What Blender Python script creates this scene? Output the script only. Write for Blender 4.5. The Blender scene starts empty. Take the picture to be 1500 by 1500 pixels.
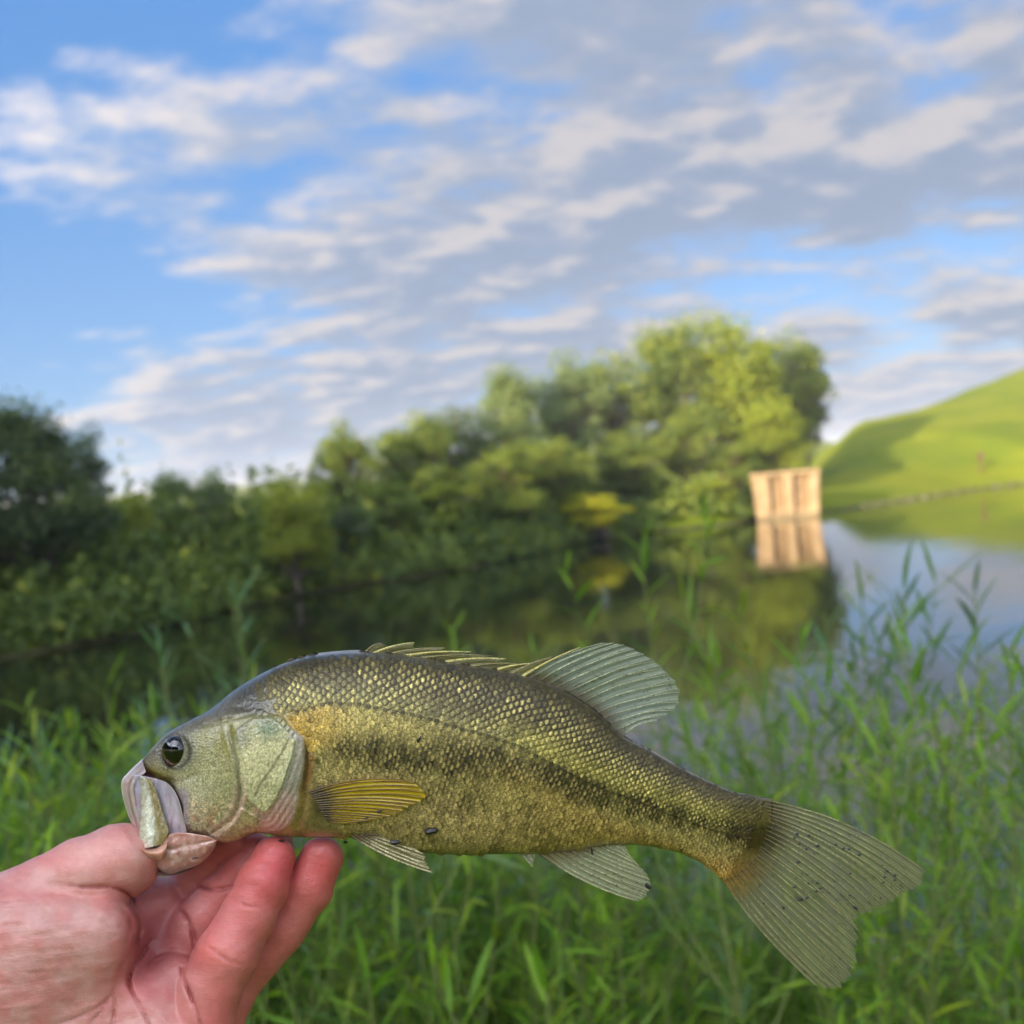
import bpy, math, random
import numpy as np
from mathutils import Matrix, Vector
R = math.radians
rng = np.random.default_rng(7)
random.seed(7)
scene = bpy.context.scene
col = scene.collection

# ---------------------------------------------------------------- camera
F_PX = 1538.0                       # focal length in pixels of the 1500 px wide photograph
EYE = np.array([0.0, 0.0, 4.0])     # eye height above the pond
PITCH, ROLL = R(-1.68), R(5.0)
cp, sp = math.cos(PITCH), math.sin(PITCH)
FWD = np.array([0, cp, sp]); up0 = np.array([0, -sp, cp]); rt0 = np.array([1.0, 0, 0])
RGT = rt0 * math.cos(ROLL) - up0 * math.sin(ROLL)
UPV = up0 * math.cos(ROLL) + rt0 * math.sin(ROLL)
# image-up leans so that the horizon rises to the right
RGT, UPV = (rt0 * math.cos(ROLL) - up0 * math.sin(ROLL)), (rt0 * math.sin(ROLL) + up0 * math.cos(ROLL))
CAM_ROT = Matrix(((RGT[0], UPV[0], -FWD[0]), (RGT[1], UPV[1], -FWD[1]), (RGT[2], UPV[2], -FWD[2])))
cam_d = bpy.data.cameras.new('camera')
cam = bpy.data.objects.new('camera', cam_d); col.objects.link(cam)
cam.matrix_world = Matrix.Translation(Vector(EYE)) @ CAM_ROT.to_4x4()
cam_d.sensor_width = 36.0; cam_d.lens = 36.0 * F_PX / 1500
cam_d.clip_start = 0.02; cam_d.clip_end = 6000
D0 = 0.33                           # the fish is held a third of a metre away
cam_d.dof.use_dof = True; cam_d.dof.focus_distance = D0 - 0.012
cam_d.dof.aperture_fstop = 13.0
scene.camera = cam

# ---------------------------------------------------------------- light
SUN_EL, SUN_BACK = R(11), R(38)     # low sun behind the camera, from the left
sun_dir = Vector((-math.sin(SUN_BACK) * math.cos(SUN_EL), -math.cos(SUN_BACK) * math.cos(SUN_EL), math.sin(SUN_EL)))
sl = bpy.data.lights.new('sun', 'SUN'); sl.energy = 4.3; sl.angle = R(0.5); sl.color = (1.0, 0.78, 0.5)
so = bpy.data.objects.new('sun', sl); col.objects.link(so)
so.rotation_euler = sun_dir.to_track_quat('Z', 'Y').to_euler()
scene.view_settings.view_transform = 'Standard'; scene.view_settings.look = 'None'
scene.view_settings.gamma = 1.0; scene.view_settings.use_curve_mapping = False
scene.view_settings.exposure = 1.88
scene.render.engine = 'CYCLES'
cy = scene.cycles
cy.max_bounces = 6; cy.diffuse_bounces = 3; cy.glossy_bounces = 3; cy.transmission_bounces = 4
cy.transparent_max_bounces = 8; cy.use_denoising = True; cy.sample_clamp_indirect = 4.0
cy.caustics_reflective = False; cy.caustics_refractive = False

def lin(r, g, b):
    f = lambda c: (c / 255 / 12.92) if c / 255 <= 0.04045 else ((c / 255 + 0.055) / 1.055) ** 2.4
    return (f(r), f(g), f(b))

# small node helper
class NT:
    def __init__(self, tree): self.t = tree; self.n = tree.nodes; self.l = tree.links
    def new(self, typ, **kw):
        nd = self.n.new(typ)
        for k, v in kw.items():
            if k.startswith('_'): setattr(nd, k[1:], v)
        for k, v in kw.items():
            if not k.startswith('_'):
                key = k.replace('__', ' ')
                nd.inputs[key].default_value = v
        return nd
    def lk(self, a, b): self.l.new(a, b)
    def val(self, x, sock):
        if isinstance(x, (int, float)): sock.default_value = x
        else: self.lk(x, sock)
    def math(self, op, a, b=0.0, c=None, clamp=False):
        m = self.n.new('ShaderNodeMath'); m.operation = op; m.use_clamp = clamp
        self.val(a, m.inputs[0]); self.val(b, m.inputs[1])
        if c is not None: self.val(c, m.inputs[2])
        return m.outputs[0]
    def vmath(self, op, a, b=None):
        m = self.n.new('ShaderNodeVectorMath'); m.operation = op
        for i, x in enumerate((a, b)):
            if x is None: continue
            if isinstance(x, tuple): m.inputs[i].default_value = x
            else: self.lk(x, m.inputs[i])
        return m.outputs[0]
    def mix(self, f, a, b, mode='MIX'):
        m = self.n.new('ShaderNodeMix'); m.data_type = 'RGBA'; m.blend_type = mode
        self.val(f, m.inputs[0])
        for x, i in ((a, 6), (b, 7)):
            if isinstance(x, tuple): m.inputs[i].default_value = (x + (1,))[:4]
            else: self.lk(x, m.inputs[i])
        return m.outputs[2]
    def smooth(self, x, a, b):
        m = self.n.new('ShaderNodeMapRange'); m.interpolation_type = 'SMOOTHSTEP'; m.clamp = True
        self.val(x, m.inputs[0]); self.val(a, m.inputs[1]); self.val(b, m.inputs[2])
        return m.outputs[0]
    def noise(self, vec, scale, detail=2.0, rough=0.5, dims='3D', out=0):
        m = self.n.new('ShaderNodeTexNoise'); m.noise_dimensions = dims
        if vec is not None: self.lk(vec, m.inputs['Vector'])
        m.inputs['Scale'].default_value = scale; m.inputs['Detail'].default_value = detail
        m.inputs['Roughness'].default_value = rough
        return m.outputs[out]

# ---------------------------------------------------------------- sky
w = bpy.data.worlds.new('World'); scene.world = w; w.use_nodes = True
n = NT(w.node_tree); n.n.clear()
sky = n.new('ShaderNodeTexSky'); sky.sky_type = 'NISHITA'; sky.sun_disc = False
sky.sun_elevation = SUN_EL; sky.sun_rotation = R(180) + SUN_BACK
sky.air_density = 1.0; sky.dust_density = 0.35; sky.ozone_density = 2.6
tc = n.new('ShaderNodeTexCoord')
dirv = tc.outputs['Generated']
sep = n.new('ShaderNodeSeparateXYZ'); n.lk(dirv, sep.inputs[0])
zz = n.math('MAXIMUM', sep.outputs[2], 0.0)
den = n.math('ADD', zz, 0.19)
px_ = n.math('DIVIDE', sep.outputs[0], den); py_ = n.math('DIVIDE', sep.outputs[1], den)
comb = n.new('ShaderNodeCombineXYZ'); n.lk(px_, comb.inputs[0]); n.lk(py_, comb.inputs[1])
def rotmap(vec, ang, sc, off=(0, 0, 0)):
    mp = n.new('ShaderNodeMapping'); n.lk(vec, mp.inputs[0])
    mp.inputs['Rotation'].default_value = (0, 0, ang); mp.inputs['Scale'].default_value = sc
    mp.inputs['Location'].default_value = off
    return mp.outputs[0]
base = comb.outputs[0]
def cloud_field(vec):
    v = rotmap(vec, R(35), (1.0, 1.25, 1), (21.5, 7.9, 0))
    a = n.noise(v, 1.3, 6.0, 0.5, '2D')
    b = n.noise(v, 5.5, 4.0, 0.55, '2D')
    c = n.noise(vec, 0.5, 1.0, 0.5, '2D')
    s = n.math('ADD', n.math('MULTIPLY', a, 0.68), n.math('MULTIPLY', b, 0.32))
    return n.math('ADD', s, n.math('MULTIPLY', n.math('SUBTRACT', c, 0.5), 0.22))
# a bank of cloud lies over the dam to the right and thins out to the left
bank = n.smooth(n.math('ADD', px_, n.math('MULTIPLY', py_, 0.53)), 0.15, 1.25)
bank = n.math('MAXIMUM', bank, n.math('MULTIPLY', n.smooth(py_, 0.2, -0.8), 0.65))  # unseen cloud cover behind the camera, added to brighten the foreground
cov = n.math('ADD', 0.562, n.math('MULTIPLY', bank, -0.215))
f0 = cloud_field(base)
f1 = cloud_field(n.vmath('ADD', base, (-0.05, -0.085, 0)))
dens = n.smooth(f0, n.math('SUBTRACT', cov, 0.035), n.math('ADD', cov, 0.15))
lit = n.smooth(n.math('SUBTRACT', f0, f1), -0.06, 0.10)
thick = n.smooth(f0, n.math('ADD', cov, 0.03), n.math('ADD', cov, 0.2))
bg_sky = n.new('ShaderNodeMix'); bg_sky.data_type = 'RGBA'; bg_sky.blend_type = 'MULTIPLY'
skyc = n.mix(1.0, sky.outputs[0], (0.62, 0.60, 0.72), 'MULTIPLY')
dt = n.new('ShaderNodeVectorMath'); dt.operation = 'DOT_PRODUCT'; n.lk(dirv, dt.inputs[0]); dt.inputs[1].default_value = tuple(sun_dir)
clear = n.mix(n.smooth(zz, 0.0, 0.42), (0.72, 1.42, 2.45), (0.38, 1.10, 2.45))
skyc = n.mix(n.math('MULTIPLY', n.smooth(dt.outputs['Value'], 0.3, -0.35), 0.7), skyc, clear)
cl_shade = (1.14, 1.36, 1.80); cl_lit = (2.25, 2.05, 1.95); cl_thick = (0.98, 1.18, 1.58)
cc = n.mix(lit, cl_shade, cl_lit)
cc = n.mix(n.math('MULTIPLY', thick, n.math('SUBTRACT', 1.0, n.math('MULTIPLY', lit, 0.75))), cc, cl_thick)
# clouds scatter sunlight forward; sunward gain is raised to fill the shaded foreground
fwd = n.math('ADD', 1.0, n.math('MULTIPLY', n.math('POWER', n.math('MAXIMUM', n.math('MULTIPLY_ADD', dt.outputs['Value'], 0.5, 0.5), 0.0), 3.0), 15.0))
sc_ = n.new('ShaderNodeVectorMath'); sc_.operation = 'SCALE'; n.lk(cc, sc_.inputs[0]); n.lk(fwd, sc_.inputs['Scale'])
skymix = n.mix(n.math('MULTIPLY', dens, 0.93), skyc, sc_.outputs[0])
# thin pale haze towards the horizon
hz = n.math('MULTIPLY', n.smooth(zz, 0.10, 0.0), 0.25)
skymix = n.mix(hz, skymix, (1.4, 1.7, 2.3))
bg = n.new('ShaderNodeBackground'); n.lk(skymix, bg.inputs[0]); bg.inputs[1].default_value = 0.09
wo = n.new('ShaderNodeOutputWorld'); n.lk(bg.outputs[0], wo.inputs[0])

# ---------------------------------------------------------------- helpers
def horizon_y(x): return 705 - 0.0875 * (x - 750)
def ray(px, py):
    px = np.asarray(px, float); py = np.asarray(py, float)
    return FWD + ((px - 750) / F_PX)[..., None] * RGT + ((750 - py) / F_PX)[..., None] * UPV
def on_water(px, dist):
    """ground position at horizontal distance dist below photograph column px (taken at the horizon)"""
    d = ray(px, horizon_y(px)); d = d / math.hypot(d[0], d[1])
    return np.array([d[0] * dist, d[1] * dist, 0.0])

def tag(o, label=None, cat=None, group=None, kind=None):
    if label: o['label'] = label
    if cat: o['category'] = cat
    if group: o['group'] = group
    if kind: o['kind'] = kind
    return o
def empty(name, loc=(0, 0, 0)):
    o = bpy.data.objects.new(name, None); col.objects.link(o); o.location = loc
    o.empty_display_size = 0.05
    return o
def mesh_np(name, V, faces, smooth=True, colors=None, mat=None, attrs=None):
    """faces: array (n,3) / (n,4) or list of arrays"""
    me = bpy.data.meshes.new(name)
    if not isinstance(faces, list): faces = [faces]
    faces = [np.asarray(f, dtype=np.int32) for f in faces if len(f)]
    V = np.asarray(V, dtype=np.float32)
    me.vertices.add(len(V)); me.vertices.foreach_set('co', V.ravel())
    nl = sum(f.size for f in faces); nf = sum(len(f) for f in faces)
    me.loops.add(nl); me.polygons.add(nf)
    me.loops.foreach_set('vertex_index', np.concatenate([f.ravel() for f in faces]))
    tot = np.concatenate([np.full(len(f), f.shape[1]) for f in faces]).astype(np.int32)
    st = np.concatenate([[0], np.cumsum(tot)[:-1]]).astype(np.int32)
    me.polygons.foreach_set('loop_start', st)
    me.polygons.foreach_set('use_smooth', np.full(nf, smooth))
    if colors is not None:
        c = np.ones((len(V), 4), np.float32); c[:, :colors.shape[1]] = colors
        a = me.color_attributes.new('Col', 'FLOAT_COLOR', 'POINT'); a.data.foreach_set('color', c.ravel())
    for k, v in (attrs or {}).items():
        a = me.attributes.new(k, 'FLOAT', 'POINT'); a.data.foreach_set('value', np.asarray(v, np.float32))
    me.update(calc_edges=True); me.validate()
    if mat: me.materials.append(mat)
    return me
def obj(name, me, parent=None, kind=None):
    o = bpy.data.objects.new(name, me); col.objects.link(o)
    if parent: o.parent = parent
    if kind: o['kind'] = kind
    return o
def grid_faces(nu, nv, wrap=False):
    i, j = np.meshgrid(np.arange(nu - 1), np.arange(nv if wrap else nv - 1), indexing='ij')
    i = i.ravel(); j = j.ravel(); j2 = (j + 1) % nv
    return np.stack([i * nv + j, (i + 1) * nv + j, (i + 1) * nv + j2, i * nv + j2], 1)
def box_vf(x0, x1, y0, y1, z0, z1, top=(1, 1)):
    cx, cyy = (x0 + x1) / 2, (y0 + y1) / 2
    V = []
    for z, sx, sy in ((z0, 1, 1), (z1, top[0], top[1])):
        for x, y in ((x0, y0), (x1, y0), (x1, y1), (x0, y1)):
            V.append((cx + (x - cx) * sx, cyy + (y - cyy) * sy, z))
    Fc = [(0, 3, 2, 1), (4, 5, 6, 7), (0, 1, 5, 4), (1, 2, 6, 5), (2, 3, 7, 6), (3, 0, 4, 7)]
    return np.array(V), np.array(Fc)
class Bag:
    def __init__(s): s.V = []; s.F = {3: [], 4: []}; s.C = []; s.n = 0
    def add(s, V, Fc, C=None):
        V = np.asarray(V, float); Fc = np.asarray(Fc)
        s.V.append(V); s.F[Fc.shape[1]].append(Fc + s.n); s.n += len(V)
        if C is not None: s.C.append(np.broadcast_to(np.asarray(C, float), (len(V), 3)))
    def mesh(s, name, mat, smooth=True):
        fs = [np.concatenate(s.F[k]) for k in (3, 4) if s.F[k]]
        return mesh_np(name, np.concatenate(s.V), fs, smooth, np.concatenate(s.C) if s.C else None, mat)
def tube(pts, rad, seg=7):
    pts = np.asarray(pts, float); N = len(pts); rad = np.broadcast_to(np.asarray(rad, float), (N,))
    T = np.gradient(pts, axis=0); T /= np.linalg.norm(T, axis=1)[:, None] + 1e-12
    ref = np.array([0.31, 0.57, 0.76]);
    A = np.cross(T, ref); A /= np.linalg.norm(A, axis=1)[:, None] + 1e-12; B = np.cross(T, A)
    th = np.linspace(0, 2 * math.pi, seg, endpoint=False)
    V = pts[:, None] + rad[:, None, None] * (np.cos(th)[None, :, None] * A[:, None] + np.sin(th)[None, :, None] * B[:, None])
    return V.reshape(-1, 3), grid_faces(N, seg, True)
# numpy noise
def _h(ix, iy, seed):
    hsh = (ix.astype(np.int64) * 374761393 + iy.astype(np.int64) * 668265263 + seed * 974711) & 0x7fffffff
    hsh = ((hsh ^ (hsh >> 13)) * 1274126177) & 0x7fffffff
    return ((hsh ^ (hsh >> 16)) & 0xffff) / 65535.0
def vnoise(x, y, seed=0):
    ix = np.floor(x); iy = np.floor(y); fx = x - ix; fy = y - iy
    fx = fx * fx * (3 - 2 * fx); fy = fy * fy * (3 - 2 * fy)
    a = _h(ix, iy, seed); b = _h(ix + 1, iy, seed); c = _h(ix, iy + 1, seed); d = _h(ix + 1, iy + 1, seed)
    return (a * (1 - fx) + b * fx) * (1 - fy) + (c * (1 - fx) + d * fx) * fy
def fbm(x, y, seed=0, o=3):
    s = 0; a = 0.5; t = 0
    for k in range(o):
        s = s + a * vnoise(x * 2 ** k + 17.3 * k, y * 2 ** k + 9.1 * k, seed + k); t += a; a *= 0.5
    return s / t
def worley(x, y, seed=0):
    ix = np.floor(x); iy = np.floor(y); f1 = np.full(x.shape, 9.0); f2 = np.full(x.shape, 9.0); idv = np.zeros(x.shape)
    for dx in (-1, 0, 1):
        for dy in (-1, 0, 1):
            cx = ix + dx; cyy = iy + dy
            jx = cx + 0.15 + 0.7 * _h(cx, cyy, seed); jy = cyy + 0.15 + 0.7 * _h(cx, cyy, seed + 5)
            d = np.hypot(x - jx, y - jy); r = _h(cx, cyy, seed + 11)
            n1 = d < f1
            f2 = np.where(n1, f1, np.minimum(f2, d)); idv = np.where(n1, r, idv); f1 = np.where(n1, d, f1)
    return f1, f2, idv
def sstep(a, b, x):
    t = np.clip((x - a) / (b - a), 0, 1); return t * t * (3 - 2 * t)
def seg_dist(x, y, pts):
    pts = np.asarray(pts, float); best = np.full(np.shape(x), 1e9)
    for (x0, y0), (x1, y1) in zip(pts[:-1], pts[1:]):
        dx, dy = x1 - x0, y1 - y0; t = np.clip(((x - x0) * dx + (y - y0) * dy) / (dx * dx + dy * dy + 1e-9), 0, 1)
        best = np.minimum(best, np.hypot(x - x0 - t * dx, y - y0 - t * dy))
    return best
def poly_sd(x, y, pts):
    """signed distance, positive inside"""
    pts = np.asarray(pts, float); P2 = np.vstack([pts, pts[:1]])
    d = seg_dist(x, y, P2); ins = np.zeros(np.shape(x), bool)
    for (x0, y0), (x1, y1) in zip(P2[:-1], P2[1:]):
        if y0 == y1: continue
        c = ((y0 > y) != (y1 > y)) & (x < (x1 - x0) * (y - y0) / (y1 - y0) + x0)
        ins ^= c
    return np.where(ins, d, -d)
def crom(pts, t):
    """Catmull-Rom through pts, t in 0..1 over the knots"""
    P = np.asarray(pts, float); N = len(P); u = np.clip(np.asarray(t, float), 0, 1) * (N - 1)
    i = np.minimum(u.astype(int), N - 2); f = u - i
    if P.ndim > 1: f = f[..., None]
    p0 = P[np.maximum(i - 1, 0)]; p1 = P[i]; p2 = P[i + 1]; p3 = P[np.minimum(i + 2, N - 1)]
    return 0.5 * (2 * p1 + (p2 - p0) * f + (2 * p0 - 5 * p1 + 4 * p2 - p3) * f ** 2 + (3 * p1 - p0 - 3 * p2 + p3) * f ** 3)
def smooth_closed(pts, n=8):
    P = list(pts); P = [P[-1]] + P + [P[0], P[1]]
    N = len(P); t = np.linspace(1 / (N - 1), (N - 2) / (N - 1), (N - 3) * n, endpoint=False)
    return crom(P, t)
def curve_pts(pts, n):
    """resampled evenly by arc length"""
    c = crom(pts, np.linspace(0, 1, 400)); s = np.concatenate([[0], np.cumsum(np.hypot(*(np.diff(c, axis=0).T)))])
    q = np.linspace(0, s[-1], n); return np.stack([np.interp(q, s, c[:, 0]), np.interp(q, s, c[:, 1])], 1)

def principled(name, **kw):
    m = bpy.data.materials.new(name); m.use_nodes = True; t = NT(m.node_tree)
    b = m.node_tree.nodes['Principled BSDF']
    for k, v in kw.items(): b.inputs[k.replace('__', ' ')].default_value = v
    return m, t, b
# ================================================================ ground, water
SHORE = [(-200, 944), (0, 945), (150, 925), (300, 895), (470, 862), (600, 845), (700, 828), (850, 793), (950, 780), (1060, 768), (1110, 757), (1240, 742), (1436, 710), (1500, 702), (1620, 690)]
far_shore = []
for x, y in SHORE:
    far_shore.append(on_water(x, EYE[2] * F_PX / (y - horizon_y(x)))[:2])
LAKE = np.array([(-17, 14), (-20, 22), (-19, 29)] + [tuple(p) for p in far_shore[1:]] +
                [(95, 125), (150, 140), (220, 60), (160, -40), (60, -22), (20, 1), (8, 5.6), (3.5, 6.6), (0.5, 7.6), (-2.5, 9.2), (-6, 10.5), (-13, 11.5)])
def lake_sd(x, y): return -poly_sd(x, y, LAKE)          # positive on land
# hill outline as read from the photograph: column -> row of the skyline
HX = np.array([900, 1100, 1215, 1280, 1340, 1400, 1450, 1500, 1600, 1800, 2400])
HY = np.array([690, 652, 626, 617, 604, 583, 564, 545, 512, 470, 380])
DR = 46.0
h_az = []; h_tan = []
for x, y in zip(HX, HY):
    d = ray(x, y); h_az.append(math.atan2(d[0], d[1])); h_tan.append(d[2] / math.hypot(d[0], d[1]))
h_az = np.array(h_az); h_tan = np.array(h_tan)
def land_z(x, y):
    sd = lake_sd(x, y)
    r = np.hypot(x, y); az = np.arctan2(x, y)
    # near bank: a shoulder 2.5 m above the water that falls to the waterline
    near = 2.5 * sstep(0.0, 5.0, sd)
    nm = sstep(26, 12, r)
    bank = 1.3 * (1 - np.exp(-np.maximum(sd, 0) / 2.5)) + 0.02 * np.maximum(sd, 0)
    z = near * nm + bank * (1 - nm)
    # grassed dam
    rr = r - sd
    tan_e = np.interp(az, h_az, h_tan)
    top_r = np.clip(r - sd, 60, 140) + DR
    crest = 4 + tan_e * top_r
    k = np.clip(sd / (DR * 0.8), 0, 1.0)
    dam = np.maximum(crest, 0) * (1 - (1 - k) ** 1.25)
    m = sstep(R(15.5), R(19.0), az) * sstep(30, 50, r) * sstep(R(100), R(70), az)
    z = z * (1 - m) + dam * m
    z = z + (fbm(x * 0.15, y * 0.15, 3) - 0.5) * 0.5 * sstep(0, 6, sd) * sstep(3, 12, r)
    z = np.where(sd < 0, np.maximum(sd * 0.45, -2.2), z)
    return z
rr_ = np.concatenate([np.linspace(0.0, 12, 50), np.geomspace(12.3, 260, 190)[0:], np.geomspace(275, 3000, 26)])
aa_ = np.radians(np.concatenate([np.arange(-32, 36, 0.3), np.arange(36, 328, 3.0)]))
Rg, Ag = np.meshgrid(rr_, aa_, indexing='ij')
X = Rg * np.sin(Ag); Y = Rg * np.cos(Ag); Z = land_z(X, Y)
V = np.stack([X, Y, Z], -1).reshape(-1, 3)

m_ground, t, b = principled('ground_grass', Roughness=0.95)
geo = t.new('ShaderNodeNewGeometry')
nz = t.noise(geo.outputs['Position'], 0.12, 5.0, 0.65); nz2 = t.noise(geo.outputs['Position'], 6.0, 3.0, 0.6)
c = t.mix(t.smooth(nz, 0.35, 0.65), (0.120, 0.165, 0.008), (0.195, 0.215, 0.009))
c = t.mix(t.math('MULTIPLY', nz2, 0.5), c, (0.085, 0.125, 0.008))
sx = t.new('ShaderNodeSeparateXYZ'); t.lk(geo.outputs['Position'], sx.inputs[0])
c = t.mix(t.smooth(sx.outputs[2], 0.25, 0.02), c, (0.07, 0.07, 0.03))
t.lk(c, b.inputs['Base Color']); b.inputs['Specular IOR Level'].default_value = 0.1
bp = t.new('ShaderNodeBump', Strength=0.5, Distance=0.15); t.lk(nz2, bp.inputs['Height']); t.lk(bp.outputs[0], b.inputs['Normal'])
tag(obj('ground', mesh_np('ground', V, grid_faces(len(rr_), len(aa_), True)[:, ::-1], True, None, m_ground)), kind='structure')

m_water, t, b = principled('pond_water', Base__Color=(0.016, 0.019, 0.007, 1), Roughness=0.015, IOR=1.85)
geo = t.new('ShaderNodeNewGeometry')
mp = t.new('ShaderNodeMapping'); t.lk(geo.outputs['Position'], mp.inputs[0]); mp.inputs['Scale'].default_value = (0.5, 0.9, 1)
w1 = t.noise(mp.outputs[0], 0.9, 2.0, 0.5); w2 = t.noise(mp.outputs[0], 6.0, 2.0, 0.5)
hh = t.math('ADD', w1, t.math('MULTIPLY', w2, 0.10))
bp = t.new('ShaderNodeBump', Strength=1.0, Distance=0.012); t.lk(hh, bp.inputs['Height']); t.lk(bp.outputs[0], b.inputs['Normal'])
q = 3200
tag(obj('water', mesh_np('water', [(-q, -q, 0), (q, -q, 0), (q, q, 0), (-q, q, 0)], np.array([[0, 1, 2, 3]]), False, None, m_water)), kind='structure')

# riprap: stones along the dam's waterline
m_stone, t, b = principled('shore_stone', Roughness=0.9)
oi = t.new('ShaderNodeNewGeometry'); nn = t.noise(oi.outputs['Position'], 1.3, 3.0)
t.lk(t.mix(nn, (0.10, 0.10, 0.05), (0.18, 0.165, 0.09)), b.inputs['Base Color'])
bag = Bag()
dsh = np.array(far_shore[10:] + [(95, 125)])
oct_V = np.array([(1, 0, 0), (-1, 0, 0), (0, 1, 0), (0, -1, 0), (0, 0, 1), (0, 0, -1)], float)
oct_F = np.array([(0, 2, 4), (2, 1, 4), (1, 3, 4), (3, 0, 4), (2, 0, 5), (1, 2, 5), (3, 1, 5), (0, 3, 5)])
for a, c_ in zip(dsh[:-1], dsh[1:]):
    L = np.linalg.norm(c_ - a)
    for k in range(int(L * 3.0)):
        p = a + (c_ - a) * rng.random(); nrm = np.array([c_[1] - a[1], -(c_[0] - a[0])]) / L
        p = p + nrm * rng.uniform(-0.5, 0.7)
        s = rng.uniform(0.08, 0.22)
        Vv = oct_V * s * rng.uniform(0.6, 1.1, (6, 3)) * (1, 1, 0.7)
        bag.add(Vv + (p[0], p[1], float(land_z(p[0:1], p[1:2])[0]) + 0.08), oct_F)
tag(obj('riprap', bag.mesh('riprap', m_stone, False)), 'pale stones packed along the waterline of the grassy dam', 'stones', kind='stuff')

# ================================================================ intake tower in the pond
m_conc, t, b = principled('weathered_concrete', Roughness=0.85)
tcn = t.new('ShaderNodeTexCoord')
n1 = t.noise(tcn.outputs['Object'], 1.2, 5.0, 0.65); n2 = t.noise(tcn.outputs['Object'], 9.0, 3.0, 0.6)
mp = t.new('ShaderNodeMapping'); t.lk(tcn.outputs['Object'], mp.inputs[0]); mp.inputs['Scale'].default_value = (3, 3, 0.25)
n3 = t.noise(mp.outputs[0], 1.5, 3.0, 0.6)
c = t.mix(t.smooth(n1, 0.3, 0.7), (0.20, 0.138, 0.072), (0.31, 0.225, 0.125))
c = t.mix(t.math('MULTIPLY', t.smooth(n3, 0.42, 0.75), 0.7), c, (0.14, 0.095, 0.055))
so_ = t.new('ShaderNodeSeparateXYZ'); t.lk(tcn.outputs['Object'], so_.inputs[0])
c = t.mix(t.math('MULTIPLY', t.smooth(t.math('ADD', so_.outputs[2], t.math('MULTIPLY', n1, 0.4)), 0.62, 0.36), 0.7), c, (0.10, 0.085, 0.045))
t.lk(c, b.inputs['Base Color'])
bp = t.new('ShaderNodeBump', Strength=0.4, Distance=0.02); t.lk(n2, bp.inputs['Height']); t.lk(bp.outputs[0], b.inputs['Normal'])
m_bar, t, b = principled('rusted_steel_bar', Base__Color=(0.17, 0.11, 0.06, 1), Roughness=0.7)
tp = on_water(1148, 71.0)
tower = empty('intake_tower', tp); tower.rotation_euler = (0, 0, R(-12))
tag(tower, 'tan concrete water intake tower with two barred openings standing in the pond', 'intake tower')
H = 2.85; Wt, Wb, Dp = 4.3, 3.75, 2.6
def prism(x0b, x1b, x0t, x1t, y0b, y0t, y1, z0, z1):
    V = [(x0b, y0b, z0), (x1b, y0b, z0), (x1b, y1, z0), (x0b, y1, z0), (x0t, y0t, z1), (x1t, y0t, z1), (x1t, y1, z1), (x0t, y1, z1)]
    return np.array(V), np.array([(0, 3, 2, 1), (4, 5, 6, 7), (0, 1, 5, 4), (1, 2, 6, 5), (2, 3, 7, 6), (3, 0, 4, 7)])
hb, ht = Wb / 2, Wt / 2
def bev(o, wd=0.04):
    md = o.modifiers.new('bevel', 'BEVEL'); md.width = wd; md.segments = 2; return o
for (a0, a1, c0, c1) in ((-hb, -hb + 0.23 * Wb, -ht, -ht + 0.25 * Wt), (-hb + 0.46 * Wb, -hb + 0.61 * Wb, -ht + 0.46 * Wt, -ht + 0.61 * Wt), (hb - 0.17 * Wb, hb, ht - 0.17 * Wt, ht)):
    V, Fc = prism(a0, a1, c0, c1, 0.25, 0.0, Dp, -2.0, H)
    bev(obj('pier', mesh_np('pier', V, Fc, False, None, m_conc), tower))
V, Fc = box_vf(-ht - 0.10, ht + 0.10, -0.10, Dp + 0.05, H, H + 0.22); bev(obj('top_slab', mesh_np('top_slab', V, Fc, False, None, m_conc), tower))
V, Fc = box_vf(-hb + 0.05, hb - 0.05, 0.62, Dp - 0.02, -2, H); obj('back_wall', mesh_np('back_wall', V, Fc, False, None, m_conc), tower)
for (a0, a1) in ((-hb + 0.2 * Wb, -hb + 0.5 * Wb), (-hb + 0.58 * Wb, hb - 0.13 * Wb)):
    V = np.array([(a0, 0.3, -2), (a1, 0.3, -2), (a1, 1.7, -2), (a0, 1.7, -2), (a0, 0.3, 0.3), (a1, 0.3, 0.3), (a1, 1.7, 1.1), (a0, 1.7, 1.1)])
    obj('sill', mesh_np('sill', V, Fc, False, None, m_conc), tower)
    for k in range(7):
        zc = 0.8 + k * 0.29
        V2, F2 = tube([(a0 - 0.1, 0.56 - 0.02 * k, zc), (a1 + 0.1, 0.56 - 0.02 * k, zc)], 0.055, 6)
        obj('bar', mesh_np('bar', V2, F2, True, None, m_bar), tower)

# post on the dam
pp = on_water(1434, 99.5); pz = float(land_z(pp[0:1], pp[1:2])[0])
m_wood, t, b = principled('brown_wood', Base__Color=(0.075, 0.042, 0.018, 1), Roughness=0.8)
post = empty('marker_post', (pp[0], pp[1], pz)); tag(post, 'small brown marker post with a square board on the lit dam slope', 'post')
V, Fc = box_vf(-0.07, 0.07, -0.07, 0.07, -0.3, 1.75); obj('pole', mesh_np('pole', V, Fc, False, None, m_wood), post)
V, Fc = box_vf(-0.3, 0.3, -0.13, -0.075, 1.15, 1.7); bev(obj('board', mesh_np('board', V, Fc, False, None, m_wood), post), 0.01)
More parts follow.
